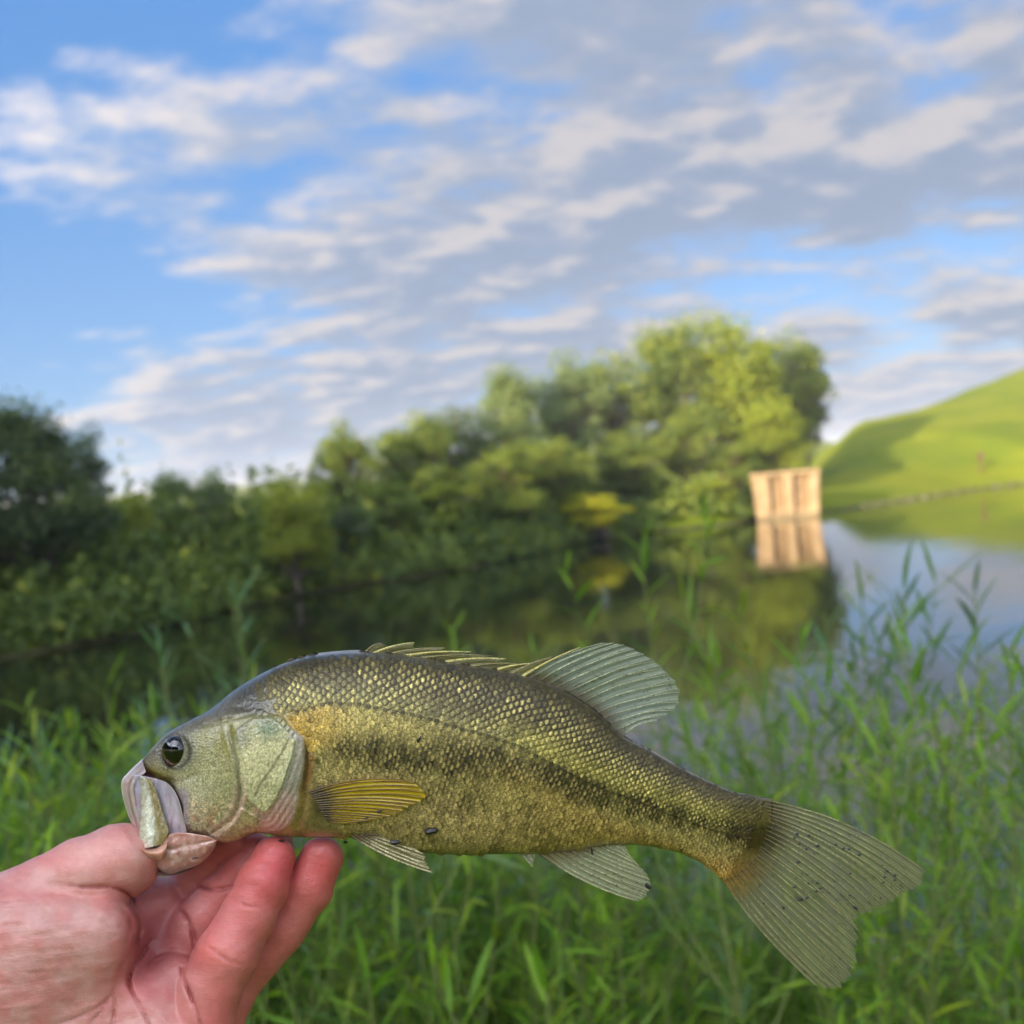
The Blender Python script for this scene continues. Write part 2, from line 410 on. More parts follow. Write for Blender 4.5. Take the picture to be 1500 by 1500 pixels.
# ================================================================ trees
def leaf_mat(name, c1, c2, c3, trans=0.35, rough=0.55):
    m = bpy.data.materials.new(name); m.use_nodes = True; t = NT(m.node_tree); t.n.clear()
    at = t.new('ShaderNodeAttribute', _attribute_name='Col'); s = t.new('ShaderNodeSeparateColor'); t.lk(at.outputs['Color'], s.inputs[0])
    c = t.mix(t.smooth(s.outputs[0], 0.1, 0.9), c1, c2); c = t.mix(t.smooth(s.outputs[1], 0.72, 1.0), c, c3)
    p = t.new('ShaderNodeBsdfPrincipled', Roughness=rough); p.inputs['Specular IOR Level'].default_value = 0.25
    t.lk(c, p.inputs['Base Color'])
    tr = t.new('ShaderNodeBsdfTranslucent'); t.lk(t.mix(1.0, c, (1.25, 1.35, 0.55), 'MULTIPLY'), tr.inputs[0])
    mx = t.new('ShaderNodeMixShader'); mx.inputs[0].default_value = trans
    t.lk(p.outputs[0], mx.inputs[1]); t.lk(tr.outputs[0], mx.inputs[2])
    o = t.new('ShaderNodeOutputMaterial'); t.lk(mx.outputs[0], o.inputs[0]); return m
LM = {
 'gold':  leaf_mat('leaves_bright_yellow', (0.30, 0.33, 0.018), (0.44, 0.43, 0.02), (0.50, 0.46, 0.02)),
 'under':  leaf_mat('leaves_undergrowth', (0.070, 0.120, 0.026), (0.165, 0.220, 0.036), (0.30, 0.32, 0.035)),
 'mid':    leaf_mat('leaves_mid_green', (0.066, 0.118, 0.028), (0.175, 0.230, 0.036), (0.31, 0.32, 0.036)),
 'yellow': leaf_mat('leaves_yellow_green', (0.130, 0.185, 0.020), (0.235, 0.285, 0.026), (0.33, 0.35, 0.03)),
 'dark':   leaf_mat('leaves_dark_green', (0.045, 0.080, 0.034), (0.095, 0.135, 0.045), (0.13, 0.17, 0.05)),
 'grey':   leaf_mat('leaves_grey_green', (0.090, 0.140, 0.058), (0.175, 0.235, 0.080), (0.24, 0.28, 0.09)),
}
m_bark, t, b = principled('bark', Roughness=0.9)
tcn = t.new('ShaderNodeTexCoord'); mp = t.new('ShaderNodeMapping'); t.lk(tcn.outputs['Object'], mp.inputs[0]); mp.inputs['Scale'].default_value = (30, 30, 5)
nb = t.noise(mp.outputs[0], 1.0, 3.0, 0.6)
t.lk(t.mix(nb, (0.055, 0.040, 0.028), (0.17, 0.13, 0.09)), b.inputs['Base Color'])
def rot_rand(r, n):
    a = r.normal(size=(n, 3)); return a / np.linalg.norm(a, axis=1)[:, None]
def leaf_quads(r, P, N, size, aspect=0.6):
    """one folded leaf clump (4 tris in two quads) at every P facing N"""
    n = len(P)
    A = np.cross(N, rot_rand(r, n)); A /= np.linalg.norm(A, axis=1)[:, None] + 1e-9
    B = np.cross(N, A); s = (size * r.uniform(0.6, 1.35, n))[:, None]
    A = A * s; B = B * s * aspect; nn = N * s * 0.18
    V = np.stack([P - A, P - 0.1 * A + B + nn, P + A, P + 0.1 * A - B + nn], 1).reshape(-1, 3)
    return V, np.arange(4 * n).reshape(n, 4)
def make_tree_meshes(seed, kind, nleaf):
    r = np.random.default_rng(seed); tb = Bag()
    lobes = []
    lean = r.normal(0, 0.03, 2)
    if kind == 'cedar':
        tb.add(*tube([(0, 0, 0), (0.01, 0, 0.5), (0, 0, 0.97)], [0.022, 0.014, 0.003], 7))
        for k in range(46):
            z = r.uniform(0.08, 0.97); rad = 0.17 * (1.02 - z) ** 0.75 * r.uniform(0.5, 1.15); a = r.uniform(0, 6.28)
            lobes.append((rad * math.cos(a), rad * math.sin(a), z, 0.035 + 0.05 * (1 - z)))
    else:
        zc0 = {'broad': 0.13, 'airy': 0.2, 'bush': 0.02}[kind]
        top = np.array([lean[0], lean[1], 0.9])
        nt = 1 if kind != 'bush' else 5
        for q_ in range(nt):
            o_ = r.normal(0, 0.05, 2) if nt > 1 else np.zeros(2)
            tp_ = top + (np.append(r.normal(0, 0.15, 2), -0.15) if nt > 1 else 0)
            tr = np.array([(o_[0], o_[1], -0.03), (o_[0] * 0.8 + lean[0] * 0.1, o_[1] * .8 + 0.01, 0.25), (tp_[0] * 0.55, tp_[1] * 0.5, 0.55), tuple(tp_)])
            tb.add(*tube(crom(tr, np.linspace(0, 1, 10)), np.linspace(0.021, 0.004, 10), 8))
        nl = {'broad': 84, 'airy': 52, 'bush': 44}[kind]
        for k in range(nl):
            for _ in range(50):
                u = r.uniform(-1, 1, 3)
                if 0.35 < np.linalg.norm(u) < 1: break
            zc = (1 + zc0) / 2; hz_ = (1 - zc0) / 2
            wd = 0.30 if kind != 'airy' else 0.25
            zz_ = zc + u[2] * hz_ * 0.90
            kx = 1.0 + 0.25 * math.sin(7 * zz_ + seed)
            c = np.array([u[0] * wd * kx + lean[0] * zz_, u[1] * wd * kx + lean[1] * zz_, zz_])
            rad = 0.045 + 0.085 * r.random() ** 1.5 * (0.8 if kind == 'airy' else 1)
            lobes.append((*c, rad))
            # a limb reaches every lobe
            z0 = max(0.12, zz_ - r.uniform(0.12, 0.32)); s0 = np.array([lean[0] * z0, lean[1] * z0, z0])
            mid = (s0 + c) / 2 + np.array([0, 0, -0.02]) + r.normal(0, 0.015, 3)
            tb.add(*tube(crom([s0, mid, c], np.linspace(0, 1, 6)), np.linspace(0.0085, 0.002, 6), 5))
    lobes = np.array(lobes); wgt = lobes[:, 3] ** 2; wgt = wgt / wgt.sum()
    li = r.choice(len(lobes), nleaf, p=wgt)
    U = rot_rand(r, nleaf); U[:, 2] = np.where(U[:, 2] < -0.2, -U[:, 2], U[:, 2])
    rad = lobes[li, 3] * r.uniform(0.15, 1.6, nleaf) ** 0.7
    P = lobes[li, :3] + U * rad[:, None] * (1.05, 1.05, 1.0) + np.stack([0 * rad, 0 * rad, rad * (0.5 * np.sin(li * 2.3))], 1)
    P += r.normal(0, 0.016 if kind == 'airy' else 0.011, P.shape)
    if kind == 'cedar': P += r.normal(0, 0.01, P.shape)
    N = U * 0.7 + rot_rand(r, nleaf) * 0.7; N[:, 2] += 0.25; N /= np.linalg.norm(N, axis=1)[:, None]
    V, Fq = leaf_quads(r, P, N, 0.0125 if kind != 'bush' else 0.02)
    lobe_t = r.uniform(0, 1, len(lobes))[li]
    C = np.stack([np.clip(0.55 * lobe_t + 0.45 * r.random(nleaf), 0, 1), r.random(nleaf), r.random(nleaf)], 1)
    return tb, V, Fq, np.repeat(C, 4, 0)
VAR = []
for i, (kd, nlf) in enumerate([('broad', 16500), ('broad', 16500), ('broad', 15000), ('broad', 15000), ('airy', 10000), ('airy', 9500), ('cedar', 3600), ('bush', 5200), ('bush', 5200)]):
    tb, V, Fq, C = make_tree_meshes(100 + i, kd, nlf)
    tmesh = tb.mesh('trunk', m_bark)
    cm = {}
    VAR.append((tmesh, V, Fq, C, cm))
def crown_mesh(v, mt):
    tmesh, V, Fq, C, cm = VAR[v]
    if mt not in cm:
        if cm:
            me = next(iter(cm.values())).copy(); me.materials.clear(); me.materials.append(LM[mt]); cm[mt] = me
        else: cm[mt] = mesh_np('crown', V, Fq, False, C, LM[mt])
    return tmesh, cm[mt]
def plant_tree(name, v, mt, loc, height, width, rz, label, cat='tree', group=None):
    e = empty(name, loc); e.rotation_euler = (0, 0, rz)
    wu = 0.72
    e.scale = (width / wu, width / wu, height)
    tm, cm = crown_mesh(v, mt)
    obj('trunk', tm, e); obj('crown', cm, e)
    tag(e, label, cat, group); return e
GT = 'trees on the far bank of the pond'
# (column in photo, skyline row, distance, width in photo, variant, leaves, kind name, label)
TREES = [
 (45, 603, 40, 205, 0, 'dark', 'broadleaf_tree', 'big dark tree at the far left edge, rounded crown with sky gaps low down'),
 (128, 640, 43, 90, 1, 'dark', 'broadleaf_tree', 'dark narrow tree leaning against the right side of the big dark tree at far left'),
 (-95, 640, 38, 170, 2, 'dark', 'broadleaf_tree', 'dark tree cut by the left edge of the view'),
 (186, 716, 46, 84, 7, 'yellow', 'young_tree', 'low yellow green young tree just right of the dark trees at the left'),
 (247, 682, 48, 88, 5, 'grey', 'young_tree', 'thin grey green tree with see-through crown, between the low yellow one and the forked one'),
 (312, 696, 48, 84, 4, 'grey', 'young_tree', 'wispy forked tree with a sparse top left of the dark cedar'),
 (373, 680, 56, 74, 6, 'dark', 'cedar_tree', 'pointed dark cedar poking above its neighbours left of centre'),
 (425, 706, 44, 130, 1, 'yellow', 'broadleaf_tree', 'rounded yellow green tree in front of the dark cedar'),
 (506, 626, 54, 120, 4, 'mid', 'broadleaf_tree', 'light airy tree where the treeline steps up, right of the yellow green round one'),
 (495, 735, 49, 120, 7, 'dark', 'young_tree', 'dark bushy tree low under the airy tree at the step in the treeline'),
 (600, 618, 58, 150, 2, 'mid', 'broadleaf_tree', 'broad mid green tree just left of the centre of the treeline'),
 (575, 700, 52, 120, 5, 'mid', 'broadleaf_tree', 'slim tree with a tan trunk showing, in front of the broad mid green one'),
 (682, 598, 63, 150, 3, 'dark', 'broadleaf_tree', 'deep green tree in the middle of the treeline with a level top'),
 (650, 700, 54, 100, 8, 'yellow', 'young_tree', 'pale green low tree hanging over the water below the middle of the treeline'),
 (757, 548, 70, 120, 0, 'grey', 'broadleaf_tree', 'tall grey green tree rising to a peak beside a gap of sky at the centre'),
 (735, 660, 58, 130, 1, 'mid', 'broadleaf_tree', 'dense green tree in front of the tall grey green peak'),
 (850, 530, 76, 130, 2, 'grey', 'broadleaf_tree', 'tall grey green tree left of the lit tall group'),
 (920, 516, 80, 130, 3, 'mid', 'broadleaf_tree', 'tall lit green tree at the left shoulder of the highest group'),
 (815, 640, 64, 130, 3, 'mid', 'broadleaf_tree', 'green tree with layered boughs behind the small bright yellow tree'),
 (868, 720, 62.6, 105, 7, 'gold', 'young_tree', 'small bright yellow tree standing at the waterline'),
 (1000, 484, 84, 150, 0, 'mid', 'broadleaf_tree', 'very tall tree in the highest group, left of the tallest crown'),
 (930, 640, 70, 130, 2, 'mid', 'broadleaf_tree', 'mid height green tree between the small yellow tree and the tallest group'),
 (1082, 474, 86, 170, 1, 'yellow', 'broadleaf_tree', 'tallest crown of all, yellow green and sunlit, above the intake tower'),
 (1010, 600, 75, 120, 4, 'mid', 'broadleaf_tree', 'slender tree in front of the tallest group with bare trunk below'),
 (1152, 496, 98, 125, 3, 'mid', 'broadleaf_tree', 'tall green tree at the right shoulder of the highest group'),
 (1184, 520, 102, 84, 2, 'dark', 'broadleaf_tree', 'shaded dark tree at the right end of the treeline beside the grassy hill'),
 (1130, 600, 80, 120, 0, 'yellow', 'broadleaf_tree', 'sunlit bushy tree directly behind the intake tower'),
 (1070, 640, 76, 100, 5, 'mid', 'broadleaf_tree', 'open tree with a visible brown trunk left of the intake tower'),
 (1035, 700, 71.5, 90, 8, 'yellow', 'young_tree', 'low lit shrub-like tree at the water left of the intake tower'),
]
for k, (x, y, dist, wpx, v, mt, nm, lab) in enumerate(TREES):
    p = on_water(x, dist); p[2] = max(0.3, float(land_z(p[0:1], p[1:2])[0]))
    d = ray(x, y); zt = EYE[2] + d[2] / math.hypot(d[0], d[1]) * dist
    plant_tree(nm, v, mt, p, (zt - p[2]) * 1.0, wpx / F_PX * dist, 1.3 * k, lab, 'tree', GT)
# trees on the bank behind the angler: they keep the low sun off the foreground
BACK = [(-27, 13, 11.5), (-24, 7, 11), (-31, 17, 11.5), (-29, 7, 11.5), (-22, 1, 11), (-34, 22, 11.5), (-27, 0, 11.5), (-25, -6, 11.5), (-34, -10, 12), (-30, -17, 12), (-26, -24, 13), (-22, -21, 12), (-19, -28, 13), (-15, -25, 12), (-12, -31, 13), (-8, -28, 12), (-4, -33, 13), (0, -30, 12), (4, -34, 13), (-28, -12, 12)]
for k, (x, y, h) in enumerate(BACK):
    z = float(land_z(np.array([x]), np.array([y]))[0])
    plant_tree('broadleaf_tree', k % 4, 'mid', (x, y, max(z, 0.2)), h, h * 0.85, 0.9 * k, 'tall broad tree on the near bank behind the angler', 'tree', 'shade trees behind the angler')

# undergrowth that fills the bank under and between the trees
r = np.random.default_rng(5)
P = []; Nn = []; SZ = []; CC = []
pts = np.array([(-17, 14), (-20, 22), (-19, 29)] + far_shore[1:11])
seg = np.linalg.norm(np.diff(pts, axis=0), axis=1); cs = np.concatenate([[0], np.cumsum(seg)])
for k in range(720):
    s = r.uniform(0, cs[-1]); i = min(np.searchsorted(cs, s) - 1, len(seg) - 1); i = max(i, 0)
    f = (s - cs[i]) / seg[i]; p = pts[i] * (1 - f) + pts[i + 1] * f
    out = p / np.linalg.norm(p); off = (0.35 + 9.5 * r.random() ** 1.5) if i < 10 else (1.5 + r.uniform(0.4, 3.2))
    c = p + out * off; dist = np.linalg.norm(c); hgt = (0.9 + (0.34 if i < 8 else 0.26) * max(off, 0)) * r.uniform(0.6, 1.4) * (0.55 if i >= 11 else 1.0)
    rd = r.uniform(0.6, 1.1) if off < 2 else r.uniform(0.7, 1.5); n_ = int(95 * rd)
    U = rot_rand(r, n_); U[:, 2] = np.abs(U[:, 2])
    z0 = max(0.05, float(land_z(c[0:1], c[1:2])[0]))
    P.append(np.array([c[0], c[1], z0]) + U * np.array([rd, rd, hgt]) * r.uniform(0.6, 1.05, (n_, 1)))
    nn_ = U * 0.6 + rot_rand(r, n_) * 0.8; Nn.append(nn_ / np.linalg.norm(nn_, axis=1)[:, None])
    t0 = r.uniform(0, 1); CC.append(np.stack([np.clip(0.6 * t0 + 0.4 * r.random(n_), 0, 1), r.random(n_) * (0.75 + 0.25 * t0), r.random(n_)], 1))
P = np.concatenate(P); Nn = np.concatenate(Nn); CC = np.concatenate(CC)
V, Fq = leaf_quads(r, P, Nn, 0.21, 0.6)
tag(obj('undergrowth', mesh_np('undergrowth', V, Fq, False, np.repeat(CC, 4, 0), LM['under'])), 'mass of low bushes along the far waterline under the trees', 'bushes', kind='stuff')
# ================================================================ willow shoots and weeds on the near bank
WM = {
 'fresh': leaf_mat('willow_leaf_fresh', (0.095, 0.195, 0.032), (0.185, 0.300, 0.040), (0.29, 0.36, 0.04), 0.45, 0.45),
 'blue':  leaf_mat('willow_leaf_cool', (0.078, 0.165, 0.070), (0.145, 0.250, 0.100), (0.20, 0.29, 0.09), 0.4, 0.45),
 'lime':  leaf_mat('willow_leaf_lime', (0.165, 0.32, 0.028), (0.26, 0.42, 0.034), (0.38, 0.46, 0.034), 0.5, 0.45),
}
m_stem, t, b = principled('green_stem', Base__Color=(0.16, 0.20, 0.05, 1), Roughness=0.6)
def leaf_shape(L, W, droop, n=6):
    """narrow lance-shaped blade with a folded midrib, lying along +x"""
    u = np.linspace(0, 1, n); wd = W * np.sin(math.pi * u ** 0.8) ** 0.9; wd[-1] = 0; wd[0] = W * 0.12
    x = L * u; z = -droop * L * u ** 2
    mid = np.stack([x, 0 * u, z - 0.10 * wd], 1)
    lf = np.stack([x, wd / 2, z + 0.12 * wd], 1); rt = np.stack([x, -wd / 2, z + 0.12 * wd], 1)
    V = np.stack([lf, mid, rt], 1).reshape(-1, 3)
    return V, grid_faces(n, 3)
r = np.random.default_rng(21)
LEAF = {}
for key in WM:
    LEAF[key] = []
    for k in range(5):
        V, Fc = leaf_shape(0.100 * r.uniform(0.75, 1.25), 0.0094 * r.uniform(0.8, 1.3), r.uniform(0.05, 0.32))
        C = np.tile([[r.random(), r.random(), 0]], (len(V), 1))
        LEAF[key].append(mesh_np('leaf', V, Fc, True, C, WM[key]))
def frame_from(d, tw):
    d = d / np.linalg.norm(d); u = np.array([0, 0, 1.0]); s = np.cross(u, d); s /= np.linalg.norm(s) + 1e-9
    n_ = np.cross(d, s); c_, s_ = math.cos(tw), math.sin(tw)
    return np.stack([d, s * c_ + n_ * s_, n_ * c_ - s * s_], 1)   # columns
def shoot_layout(r, h, lean, nleaf, branch=2, spread=1.12):
    """stem curves and leaf frames of one willow shoot, base at origin"""
    stems = []; leaves = []
    tip = np.array([lean[0], lean[1], h]); mid = tip * 0.5 + np.array([-lean[0] * 0.18, -lean[1] * 0.18, 0.03])
    stems.append((np.array([(0, 0, -0.05), mid * 0.5 * np.array([0.8, 0.8, 1]), mid, tip]), 0.0055, 0.22))
    for k in range(branch):
        f = r.uniform(0.35, 0.75); b0 = tip * f * np.array([f, f, 1]); a = r.uniform(0, 6.28); L = h * r.uniform(0.22, 0.38)
        e = b0 + np.array([math.cos(a) * L * 0.5, math.sin(a) * L * 0.5, L])
        stems.append((np.array([b0, (b0 + e) / 2 + np.array([math.cos(a), math.sin(a), 0]) * L * 0.09, e]), 0.0022, 0.0))
    tot = sum(np.linalg.norm(np.diff(s[0], axis=0), axis=1).sum() for s in stems)
    for S, rad, start in stems:
        L = np.linalg.norm(np.diff(S, axis=0), axis=1).sum(); n_ = max(5, int(nleaf * L / tot))
        tt = np.linspace(start, 1.0, n_) ** 0.85; cpts = crom(S, tt); dirs = crom(S, np.minimum(tt + 0.02, 1)) - crom(S, tt - 0.02)
        for q_ in range(n_):
            a = q_ * 2.4 + r.uniform(-0.4, 0.4); ax = dirs[q_] / np.linalg.norm(dirs[q_])
            side = np.cross(ax, [math.cos(a), math.sin(a), 0.1]); side /= np.linalg.norm(side)
            el = spread * r.uniform(0.7, 1.2) * (1.0 - 0.6 * tt[q_] ** 4)
            d = ax * math.cos(el) + side * math.sin(el)
            sc = r.uniform(0.75, 1.1) * (0.55 + 0.45 * math.sin(math.pi * min(1, 0.25 + 0.75 * (1 - tt[q_]) + 0.1)))
            leaves.append((cpts[q_], frame_from(d, r.uniform(-0.6, 0.6)), sc))
    return stems, leaves
GP = 'willow shoots standing on the near bank'
# column, tip row, distance, lean in photo px (x), leaf tint, number of leaves, label
SHOOTS = [
 (938, 800, 2.35, -25, 'lime', 46, 'tall bright yellow green shoot behind the raised rear back fin of the fish'),
 (1000, 880, 2.3, -160, 'fresh', 40, 'long shoot leaning left, its tip over the pond reflection of the trees'),
 (1085, 905, 2.1, -90, 'fresh', 34, 'shoot leaning left with its tip between the back fin and the reflection edge'),
 (1208, 895, 2.2, -30, 'blue', 34, 'shoot with drooping leaves at the edge of the dark reflection'),
 (1325, 868, 1.95, 35, 'fresh', 40, 'tall shoot with long upright dark leaves against the bright water'),
 (1262, 872, 2.3, 0, 'fresh', 32, 'thin shoot left of the tall one with long upright leaves'),
 (1428, 872, 2.1, 10, 'blue', 38, 'pale blue green shoot with arching leaves near the right edge'),
 (1478, 965, 1.7, 30, 'lime', 30, 'lime green shoot cut by the right edge of the view'),
 (1180, 985, 1.8, -10, 'lime', 34, 'yellow green shoot standing above the rise of the tail'),
 (1010, 1075, 1.6, -60, 'fresh', 26, 'short shoot whose dark forked leaves show just behind the tail stalk'),
 (348, 872, 2.7, 5, 'blue', 34, 'slim pale shoot standing over the water behind the nape of the fish'),
 (232, 955, 2.6, -15, 'blue', 36, 'feathery pale shoot above the snout of the fish'),
 (155, 1010, 2.4, 10, 'fresh', 32, 'feathery green shoot left of the fish head'),
 (62, 1085, 2.0, -15, 'blue', 34, 'pale stemmed shoot at the left side with a forked top'),
 (665, 925, 2.6, 15, 'lime', 26, 'bright leafy tip just showing over the folded spiny back fin'),
 (1290, 1090, 1.5, 40, 'lime', 34, 'near lime green shoot with broad upright leaves above the tail tip'),
 (540, 1440, 1.35, 10, 'lime', 24, 'near lime green tip at the bottom right of the hand'),
 (800, 1455, 1.35, -10, 'lime', 24, 'near lime green tip at the bottom centre under the belly fin'),
 (660, 1290, 1.6, 12, 'fresh', 30, 'green shoot rising below the pointed belly fin'),
 (905, 1330, 1.5, 18, 'fresh', 30, 'green shoot below the rounded fin near the tail'),
]
for (x, y, dist, lx, tint, nl, lab) in SHOOTS:
    d = ray(x, y); hd = math.hypot(d[0], d[1]); tip = EYE + d * (dist / hd)
    sh = -lx / F_PX * dist
    bx, by = tip[0] + sh, tip[1] + r.uniform(-0.12, 0.12)
    bz = float(land_z(np.array([bx]), np.array([by]))[0]); h = tip[2] - bz
    if h < 0.35: h = 0.35
    e = empty('willow_shoot', (bx, by, bz)); tag(e, lab, 'plant', GP)
    stems, leaves = shoot_layout(r, h, (-sh, tip[1] - by), int(nl * 2.3), 4)
    bag = Bag()
    for S, rad, st in stems: bag.add(*tube(crom(S, np.linspace(0, 1, 9)), np.linspace(rad, rad * 0.3, 9), 6))
    obj('stem', bag.mesh('stem', m_stem), e)
    for (p, M, sc) in leaves:
        o = obj('leaf', LEAF[tint][r.integers(5)], e)
        m4 = Matrix(((M[0, 0], M[0, 1], M[0, 2], p[0]), (M[1, 0], M[1, 1], M[1, 2], p[1]), (M[2, 0], M[2, 1], M[2, 2], p[2]), (0, 0, 0, 1)))
        o.matrix_local = m4 @ Matrix.Scale(sc, 4)

# the rest of the weeds and shoots: nobody could count them
def add_shoots(r, n, xr, dr, hfun, bags, dens_fn=None, nleaf=74):
    c = 0
    while c < n:
        dist = r.uniform(*dr); az = r.uniform(*xr)
        px = az
        d = ray(px, horizon_y(px)); hd = math.hypot(d[0], d[1]); bx, by = d[0] / hd * dist, d[1] / hd * dist
        if dens_fn is not None and r.random() > dens_fn(px, dist): continue
        bz = float(land_z(np.array([bx]), np.array([by]))[0])
        if bz < -0.25: continue
        h = hfun(px, dist, r, bz)
        if h < 0.15: c += 1; continue
        stems, leaves = shoot_layout(r, h, r.normal(0, 0.10, 2), nleaf, 2)
        o_ = np.array([bx, by, bz]); key = r.choice(['fresh', 'blue', 'lime'], p=[0.42, 0.18, 0.40]); bag = bags[key]
        for S, rad, st in stems: bags['stem'].add(*[q if i else q + o_ for i, q in enumerate(tube(crom(S, np.linspace(0, 1, 5)), np.linspace(rad, rad * 0.4, 5), 3))])
        for (p, M, sc) in leaves:
            V, Fc = WL[r.integers(6)]
            bag.add((V * sc) @ M.T + p + o_, Fc, [r.random(), r.random(), 0])
        c += 1
WL = [leaf_shape(0.070 * s_, 0.0082 * s_, dr_ * 1.5, 4) for s_, dr_ in zip((0.8, 0.9, 1.0, 1.05, 1.15, 1.2), (0.05, 0.1, 0.2, 0.3, 0.15, 0.25))]
bags = {k: Bag() for k in ('fresh', 'blue', 'lime', 'stem')}
def top_row(px):   # rough skyline of the weeds in the photograph
    return float(np.interp(px, [-100, 0, 80, 180, 300, 450, 600, 800, 950, 1050, 1150, 1300, 1450, 1600], [1080, 1075, 1065, 1060, 1020, 960, 985, 1090, 1060, 1010, 985, 965, 985, 960]))
def hfun(px, dist, r, bz):
    row = top_row(px) + 60 + abs(r.normal(0, 190)) - 40
    d = ray(px, row); z = EYE[2] + d[2] / math.hypot(d[0], d[1]) * dist
    return min(z - bz, 1.9)
def dens(px, dist): return (1.0 if px < 880 else 0.30) * (0.35 + 0.65 * (vnoise(np.array(px / 85.0), np.array(dist * 1.3), 4) > 0.45))
add_shoots(r, 430, (-160, 1640), (1.5, 3.6), hfun, bags, dens)
def hfun2(px, dist, r, bz):
    row = top_row(px) + 70 + abs(r.normal(0, 120))
    d = ray(px, row); z = EYE[2] + d[2] / math.hypot(d[0], d[1]) * dist
    return min(z - bz, 1.8)
add_shoots(r, 260, (-260, 1000), (3.4, 7.5), hfun2, bags, None, 34)
for k in ('fresh', 'blue', 'lime'):
    tag(obj('bank_weeds', bags[k].mesh('bank_weeds', WM[k])), {'fresh': 'mid green narrow-leaved weeds filling the near bank', 'blue': 'cool green narrow-leaved weeds filling the near bank', 'lime': 'yellow green narrow-leaved weeds filling the near bank'}[k], 'weeds', kind='stuff')
tag(obj('weed_stems', bags['stem'].mesh('weed_stems', m_stem)), 'thin upright stems of the weeds on the near bank', 'weeds', kind='stuff')
# grass blades at the foot
n_ = 16000
dist = rng.uniform(1.0, 7.5, n_); az = np.radians(rng.uniform(-34, 34, n_)); gx = dist * np.sin(az); gy = dist * np.cos(az)
gz = land_z(gx, gy); ok = gz > -0.1; gx, gy, gz = gx[ok], gy[ok], gz[ok]; n_ = len(gx)
hh = rng.uniform(0.18, 0.5, n_); a = rng.uniform(0, 6.28, n_); ln = rng.uniform(0.1, 0.5, n_) * hh
wx, wy = np.cos(a + 1.57) * 0.0035, np.sin(a + 1.57) * 0.0035
lvl = []
for f, wf in ((0, 1), (0.5, 0.9), (1, 0.05)):
    bx = gx + np.cos(a) * ln * f * f; by = gy + np.sin(a) * ln * f * f; bz = gz - 0.02 + hh * f * (1 - 0.15 * f)
    lvl += [np.stack([bx - wx * wf, by - wy * wf, bz], 1), np.stack([bx + wx * wf, by + wy * wf, bz], 1)]
V = np.stack(lvl, 1).reshape(-1, 3); i0 = np.arange(n_)[:, None] * 6
Fc = np.concatenate([i0 + [0, 1, 3, 2], i0 + [2, 3, 5, 4]])
C = np.repeat(np.stack([rng.random(n_), rng.random(n_), rng.random(n_)], 1), 6, 0)
tag(obj('grass', mesh_np('grass', V, Fc, True, C, WM['fresh'])), 'long grass at the foot of the weeds on the near bank', 'grass', kind='stuff')

# two pale flower heads among the weeds near the tail
m_pet, t, b = principled('pale_petals', Base__Color=(0.62, 0.50, 0.48, 1), Roughness=0.7)
for (fx, fy, fd_, rad_, lab) in ((1286, 1379, 2.1, 0.014, 'whitish flower head glowing out of focus to the right of the lower tail lobe'), (1315, 1409, 2.25, 0.012, 'smaller pinkish tan flower head just below the whitish one')):
    d = ray(fx, fy); c0 = EYE + d * (fd_ / math.hypot(d[0], d[1])); bz = float(land_z(c0[0:1], c0[1:2])[0])
    e = empty('clover_flower', (c0[0], c0[1], min(bz, c0[2] - 0.1))); tag(e, lab, 'flower')
    bag = Bag(); Nn = rot_rand(r, 46); Nn[:, 2] = np.abs(Nn[:, 2]) * 1.2 - 0.3
    for q_ in Nn:
        M = frame_from(q_ / np.linalg.norm(q_), 0.3); bag.add((oct_V * (0.55, 0.16, 0.10) * rad_) @ M.T + q_ * rad_ * 0.6 + (0, 0, c0[2] - e.location[2]), oct_F)
    obj('petals', bag.mesh('petals', m_pet), e)
    Vt, Ft = tube([(0.01, 0, -0.02), (0.004, 0.004, (c0[2] - e.location[2]) * 0.5), (0, 0, c0[2] - e.location[2])], 0.0012, 6); obj('stem', mesh_np('stem', Vt, Ft, True, None, m_stem), e)
# ================================================================ the bass
S_ = D0 / F_PX                      # metres per photo pixel in the plane of the fish
def L3(px, py, d, far=False):
    px = np.asarray(px, float); py = np.asarray(py, float); d = np.asarray(d, float) + 0 * px
    D = D0 - S_ * np.abs(d); o = np.stack([(px - 750) / F_PX * D, (750 - py) / F_PX * D, S_ * d], -1)
    if far: o[..., 2] *= -1
    return o
fish = empty('largemouth_bass', EYE + FWD * D0); fish.rotation_euler = CAM_ROT.to_euler()
tag(fish, 'olive gold bass with a dark side stripe, held up by its lower jaw', 'fish')
TOP = [(206, 1117), (222, 1097), (236, 1082), (249, 1071), (263, 1063), (280, 1054), (307, 1039), (347, 1008), (393, 982), (443, 963), (493, 956), (530, 955), (570, 957), (607, 961), (676, 973), (742, 984), (780, 994), (817, 1008), (867, 1038), (912, 1078), (953, 1099), (1000, 1126), (1043, 1147), (1073, 1160), (1100, 1165), (1133, 1171)]
BOT = [(210, 1128), (230, 1141), (251, 1150), (262, 1174), (269, 1199), (271, 1219), (300, 1228), (335, 1235), (376, 1221), (418, 1226), (470, 1227), (520, 1229), (560, 1238), (600, 1247), (670, 1252), (740, 1251), (780, 1251), (812, 1249), (850, 1244), (885, 1238), (918, 1237), (960, 1241), (1000, 1251), (1025, 1263), (1045, 1277), (1063, 1294)]
THK = [6, 17, 26, 34, 40, 46, 56, 66, 74, 78, 79, 79, 79, 78, 75, 70, 66, 60, 50, 40, 33, 27, 22, 17, 10, 1.2]
NK = len(TOP)
